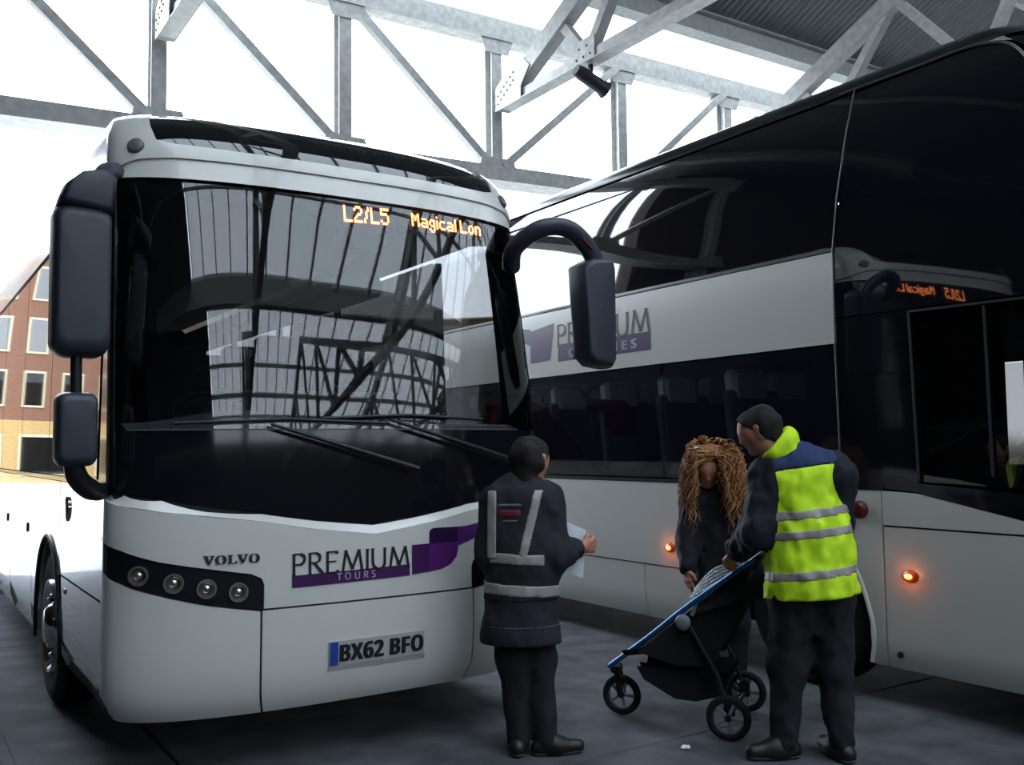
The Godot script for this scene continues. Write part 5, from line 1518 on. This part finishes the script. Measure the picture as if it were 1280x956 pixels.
func materials() -> void:
	M.white_paint = mat(Color(0.81, 0.805, 0.78), 0.28)
	M.white_paint.clearcoat_enabled = true
	M.white_paint.clearcoat = 0.6
	M.white_paint.clearcoat_roughness = 0.06
	M.side_paint = mat(Color(0.81, 0.805, 0.78), 0.2)
	M.side_paint.clearcoat_enabled = true
	M.side_paint.clearcoat = 1.0
	M.side_paint.clearcoat_roughness = 0.03
	M.black_gloss = mat(Color(0.075, 0.074, 0.095), 0.08)
	M.roof_black = mat(Color(0.05, 0.055, 0.07), 0.14, 0.0, 0.7)
	M.black_matt = mat(Color(0.05, 0.05, 0.055), 0.8)
	M.black_plastic = mat(Color(0.06, 0.062, 0.07), 0.45)
	M.mirror_shell = mat(Color(0.2, 0.215, 0.26), 0.45)
	M.mirror_glass = mat(Color(0.8, 0.8, 0.8), 0.03, 1.0)
	M.windscreen = glass(Color(0.02, 0.022, 0.025), 0.6)
	M.windscreen.metallic_specular = 0.7
	M.clear_glass = glass(Color(0.05, 0.06, 0.06), 0.12)
	M.side_glass = glass(Color(0.03, 0.032, 0.036), 0.94)
	M.side_glass.metallic_specular = 0.7
	M.dark_glass = mat(Color(0.03, 0.032, 0.04), 0.03, 0.0, 0.7)
	M.glass_b = mat(Color(0.085, 0.085, 0.11), 0.025, 0.0, 0.7)
	M.glass_b_low = glass(Color(0.13, 0.14, 0.19), 0.42)
	M.roof_glass = glass(Color(0.4, 0.42, 0.42), 0.43)
	M.chrome = mat(Color(0.75, 0.75, 0.76), 0.15, 1.0)
	M.chrome_dark = mat(Color(0.36, 0.35, 0.34), 0.3, 0.9)
	M.lamp_chrome = mat(Color(0.72, 0.7, 0.66), 0.18, 0.9)
	M.lamp_grey = mat(Color(0.4, 0.38, 0.38), 0.3)
	M.rubber = mat(Color(0.045, 0.045, 0.05), 0.8)
	M.purple = mat(Color(0.25, 0.09, 0.31), 0.35)
	M.purple_light = mat(Color(0.34, 0.13, 0.42), 0.35)
	M.purple_dark = mat(Color(0.17, 0.06, 0.24), 0.35)
	M.decal_plum = mat(Color(0.075, 0.045, 0.09), 0.06)
	M.lilac = mat(Color(0.75, 0.65, 0.78), 0.4)
	M.ink = mat(Color(0.06, 0.07, 0.09), 0.5)
	M.white_print = mat(Color(0.85, 0.85, 0.88), 0.5)
	M.plate = mat(Color(0.66, 0.66, 0.65), 0.45)
	M.plate_blue = mat(Color(0.12, 0.25, 0.6), 0.45)
	M.rail_grey = mat(Color(0.26, 0.265, 0.29), 0.35)
	M.trim_dark = mat(Color(0.17, 0.175, 0.2), 0.4)
	M.led = lamp_mat(Color(1.0, 0.56, 0.34), 11.0)
	M.amber_glow = lamp_mat(Color(1.0, 0.62, 0.3), 5.0)
	M.amber_dull = mat(Color(0.75, 0.3, 0.05), 0.3)
	M.red_lamp = mat(Color(0.45, 0.1, 0.1), 0.3)
	M.red_dark = mat(Color(0.33, 0.08, 0.08), 0.35)
	M.grey_lining = mat(Color(0.17, 0.17, 0.185), 0.8)
	M.dash = mat(Color(0.4, 0.42, 0.46), 0.6)
	M.seat_cloth = mat(Color(0.13, 0.12, 0.17), 0.9)
	M.headrest_pale = mat(Color(0.75, 0.77, 0.82), 0.9)
	# station
	M.asphalt = noisy(Color(0.24, 0.24, 0.255), Color(0.4, 0.405, 0.425), 0.012, 0.35, 0.85, 0.0, 6, 4)
	M.asphalt.metallic_specular = 0.3
	M.apron = noisy(Color(0.5, 0.49, 0.47), Color(0.62, 0.61, 0.58), 0.012, 0.3, 0.8, 0.0, 5, 31)
	M.joint = mat(Color(0.16, 0.16, 0.17), 0.9)
	M.white_steel = noisy(Color(0.58, 0.58, 0.57), Color(0.73, 0.73, 0.72), 0.02, 0.6, 0.5, 0.0, 4, 9)
	M.grey_steel = noisy(Color(0.6, 0.61, 0.6), Color(0.7, 0.71, 0.7), 0.02, 0.6, 0.5, 0.0, 4, 12)
	M.soffit = glass(Color(0.9, 0.9, 0.88), 0.35)
	M.soffit.roughness = 0.22
	M.roof_sheet = noisy(Color(0.42, 0.43, 0.43), Color(0.52, 0.53, 0.53), 0.01, 0.3, 0.5, 0.0, 4, 17)
	M.rivet_dark = mat(Color(0.33, 0.31, 0.3), 0.6)
	M.dark_metal = mat(Color(0.16, 0.16, 0.18), 0.5, 0.3)
	M.red_pipe = mat(Color(0.45, 0.1, 0.1), 0.5)
	M.dark_brick = noisy(Color(0.2, 0.16, 0.14), Color(0.28, 0.22, 0.19), 0.03, 0.5, 0.85, 0.0, 5, 23)
	M.brick = noisy(Color(0.3, 0.19, 0.14), Color(0.44, 0.29, 0.2), 0.03, 0.5, 0.85, 0.0, 5, 21)
	M.cream = mat(Color(0.62, 0.57, 0.46), 0.7)
	M.yellow_stone = noisy(Color(0.5, 0.39, 0.23), Color(0.62, 0.5, 0.31), 0.03, 0.4, 0.85, 0.0, 5, 25)
	# people and pushchair
	M.skin = mat(Color(0.72, 0.5, 0.4), 0.55)
	M.skin.subsurf_scatter_enabled = true
	M.skin.subsurf_scatter_strength = 0.15
	M.lip = mat(Color(0.6, 0.3, 0.28), 0.5)
	M.eye_white = mat(Color(0.85, 0.84, 0.82), 0.3)
	M.hair_dark = mat(Color(0.11, 0.085, 0.08), 0.9)
	M.hair_ginger = mat(Color(0.58, 0.37, 0.2), 0.55)
	M.hair_gold = mat(Color(0.8, 0.6, 0.38), 0.55)
	M.hair_brown = mat(Color(0.48, 0.28, 0.15), 0.55)
	M.trouser = mat(Color(0.075, 0.075, 0.1), 0.9)
	M.shoe = mat(Color(0.06, 0.055, 0.06), 0.5)
	M.sole = mat(Color(0.3, 0.28, 0.28), 0.7)
	M.coat_navy = mat(Color(0.1, 0.1, 0.14), 0.85)
	M.coat_black = mat(Color(0.085, 0.085, 0.12), 0.85)
	M.coat_plum = mat(Color(0.1, 0.095, 0.13), 0.85)
	M.coat_grey = mat(Color(0.3, 0.29, 0.32), 0.9)
	M.jacket_navy = mat(Color(0.07, 0.08, 0.13), 0.85)
	M.yoke_navy = mat(Color(0.12, 0.18, 0.36), 0.8)
	M.hivis = mat(Color(0.80, 0.96, 0.10), 0.75)
	M.reflective = mat(Color(0.6, 0.57, 0.55), 0.45)
	M.red_print = mat(Color(0.42, 0.09, 0.16), 0.7)
	M.grey_print = mat(Color(0.33, 0.33, 0.38), 0.7)
	M.paper = mat(Color(0.88, 0.9, 0.93), 0.8)
	M.blue_metal = mat(Color(0.22, 0.42, 0.62), 0.3, 0.5)
	M.plastic_grey = mat(Color(0.5, 0.5, 0.53), 0.5)
	M.black_fabric = mat(Color(0.055, 0.055, 0.065), 0.9)
	M.grey_fabric = mat(Color(0.4, 0.42, 0.45), 0.8)
	M.clear_film = glass(Color(0.75, 0.8, 0.82), 0.35)

func _ready() -> void:
	# camera
	var cam := Camera3D.new()
	cam.name = "camera"
	cam.fov = 43.44
	cam.transform = Transform3D(Basis(Vector3.UP, -0.578898) * Basis(Vector3.RIGHT, 0.066073) * Basis(Vector3.BACK, -0.012217), Vector3(0, 1.6, 0))
	add_child(cam)
	cam.current = true
	# overcast sky
	var env := Environment.new()
	var sky := Sky.new()
	var sm := ProceduralSkyMaterial.new()
	sm.sky_top_color = Color(0.88, 0.94, 1.0)
	sm.sky_horizon_color = Color(0.93, 0.965, 1.0)
	sm.ground_horizon_color = Color(0.4, 0.4, 0.4)
	sm.ground_bottom_color = Color(0.3, 0.3, 0.3)
	sky.sky_material = sm
	env.background_mode = Environment.BG_SKY
	env.sky = sky
	env.tonemap_mode = Environment.TONE_MAPPER_LINEAR
	env.tonemap_exposure = 1.0
	env.background_energy_multiplier = 13.5
	env.sdfgi_enabled = true
	env.ssao_enabled = true
	env.ssil_enabled = true
	var we := WorldEnvironment.new()
	we.environment = env
	we.name = "world_environment"
	add_child(we)
	materials()
	station()
	coach_a()
	coach_b()
	terrace(Vector3(-64, 0, -60), 16, "row of brick shops with cream windows across the street", M.brick, M.yellow_stone)
	pushchair()
	steward()
	marshal()
	traveller()
	var cup := thing("cup", "small red cup standing on the front coach's dashboard beside the right pillar", "cup", Vector3(3.24, 1.742, -5.2))
	part(cup, "body", MB.new().lathe([Vector2(0, 0), Vector2(0.03, 0), Vector2(0.035, 0.1), Vector2(0.042, 0.11), Vector2(0.042, 0.12), Vector2(0.033, 0.118), Vector2(0.028, 0.02)], Transform3D(), 18), M.red_pipe)
	var ps := thing("paper_scrap", "small crumpled white scrap of paper lying on the floor near the pushchair", "litter", Vector3(3.56, 0, -3.83))
	part(ps, "scrap", net(MB.new(), [[Vector3(-0.02, 0.012, 0), 0.01, Vector3(0.02, 0.014, 0.006), 0.008], [Vector3(0.0, 0.016, -0.012), 0.007, Vector3(0.012, 0.01, 0.016), 0.008]], 0.004, [], 0.004, 0.006), M.paper)
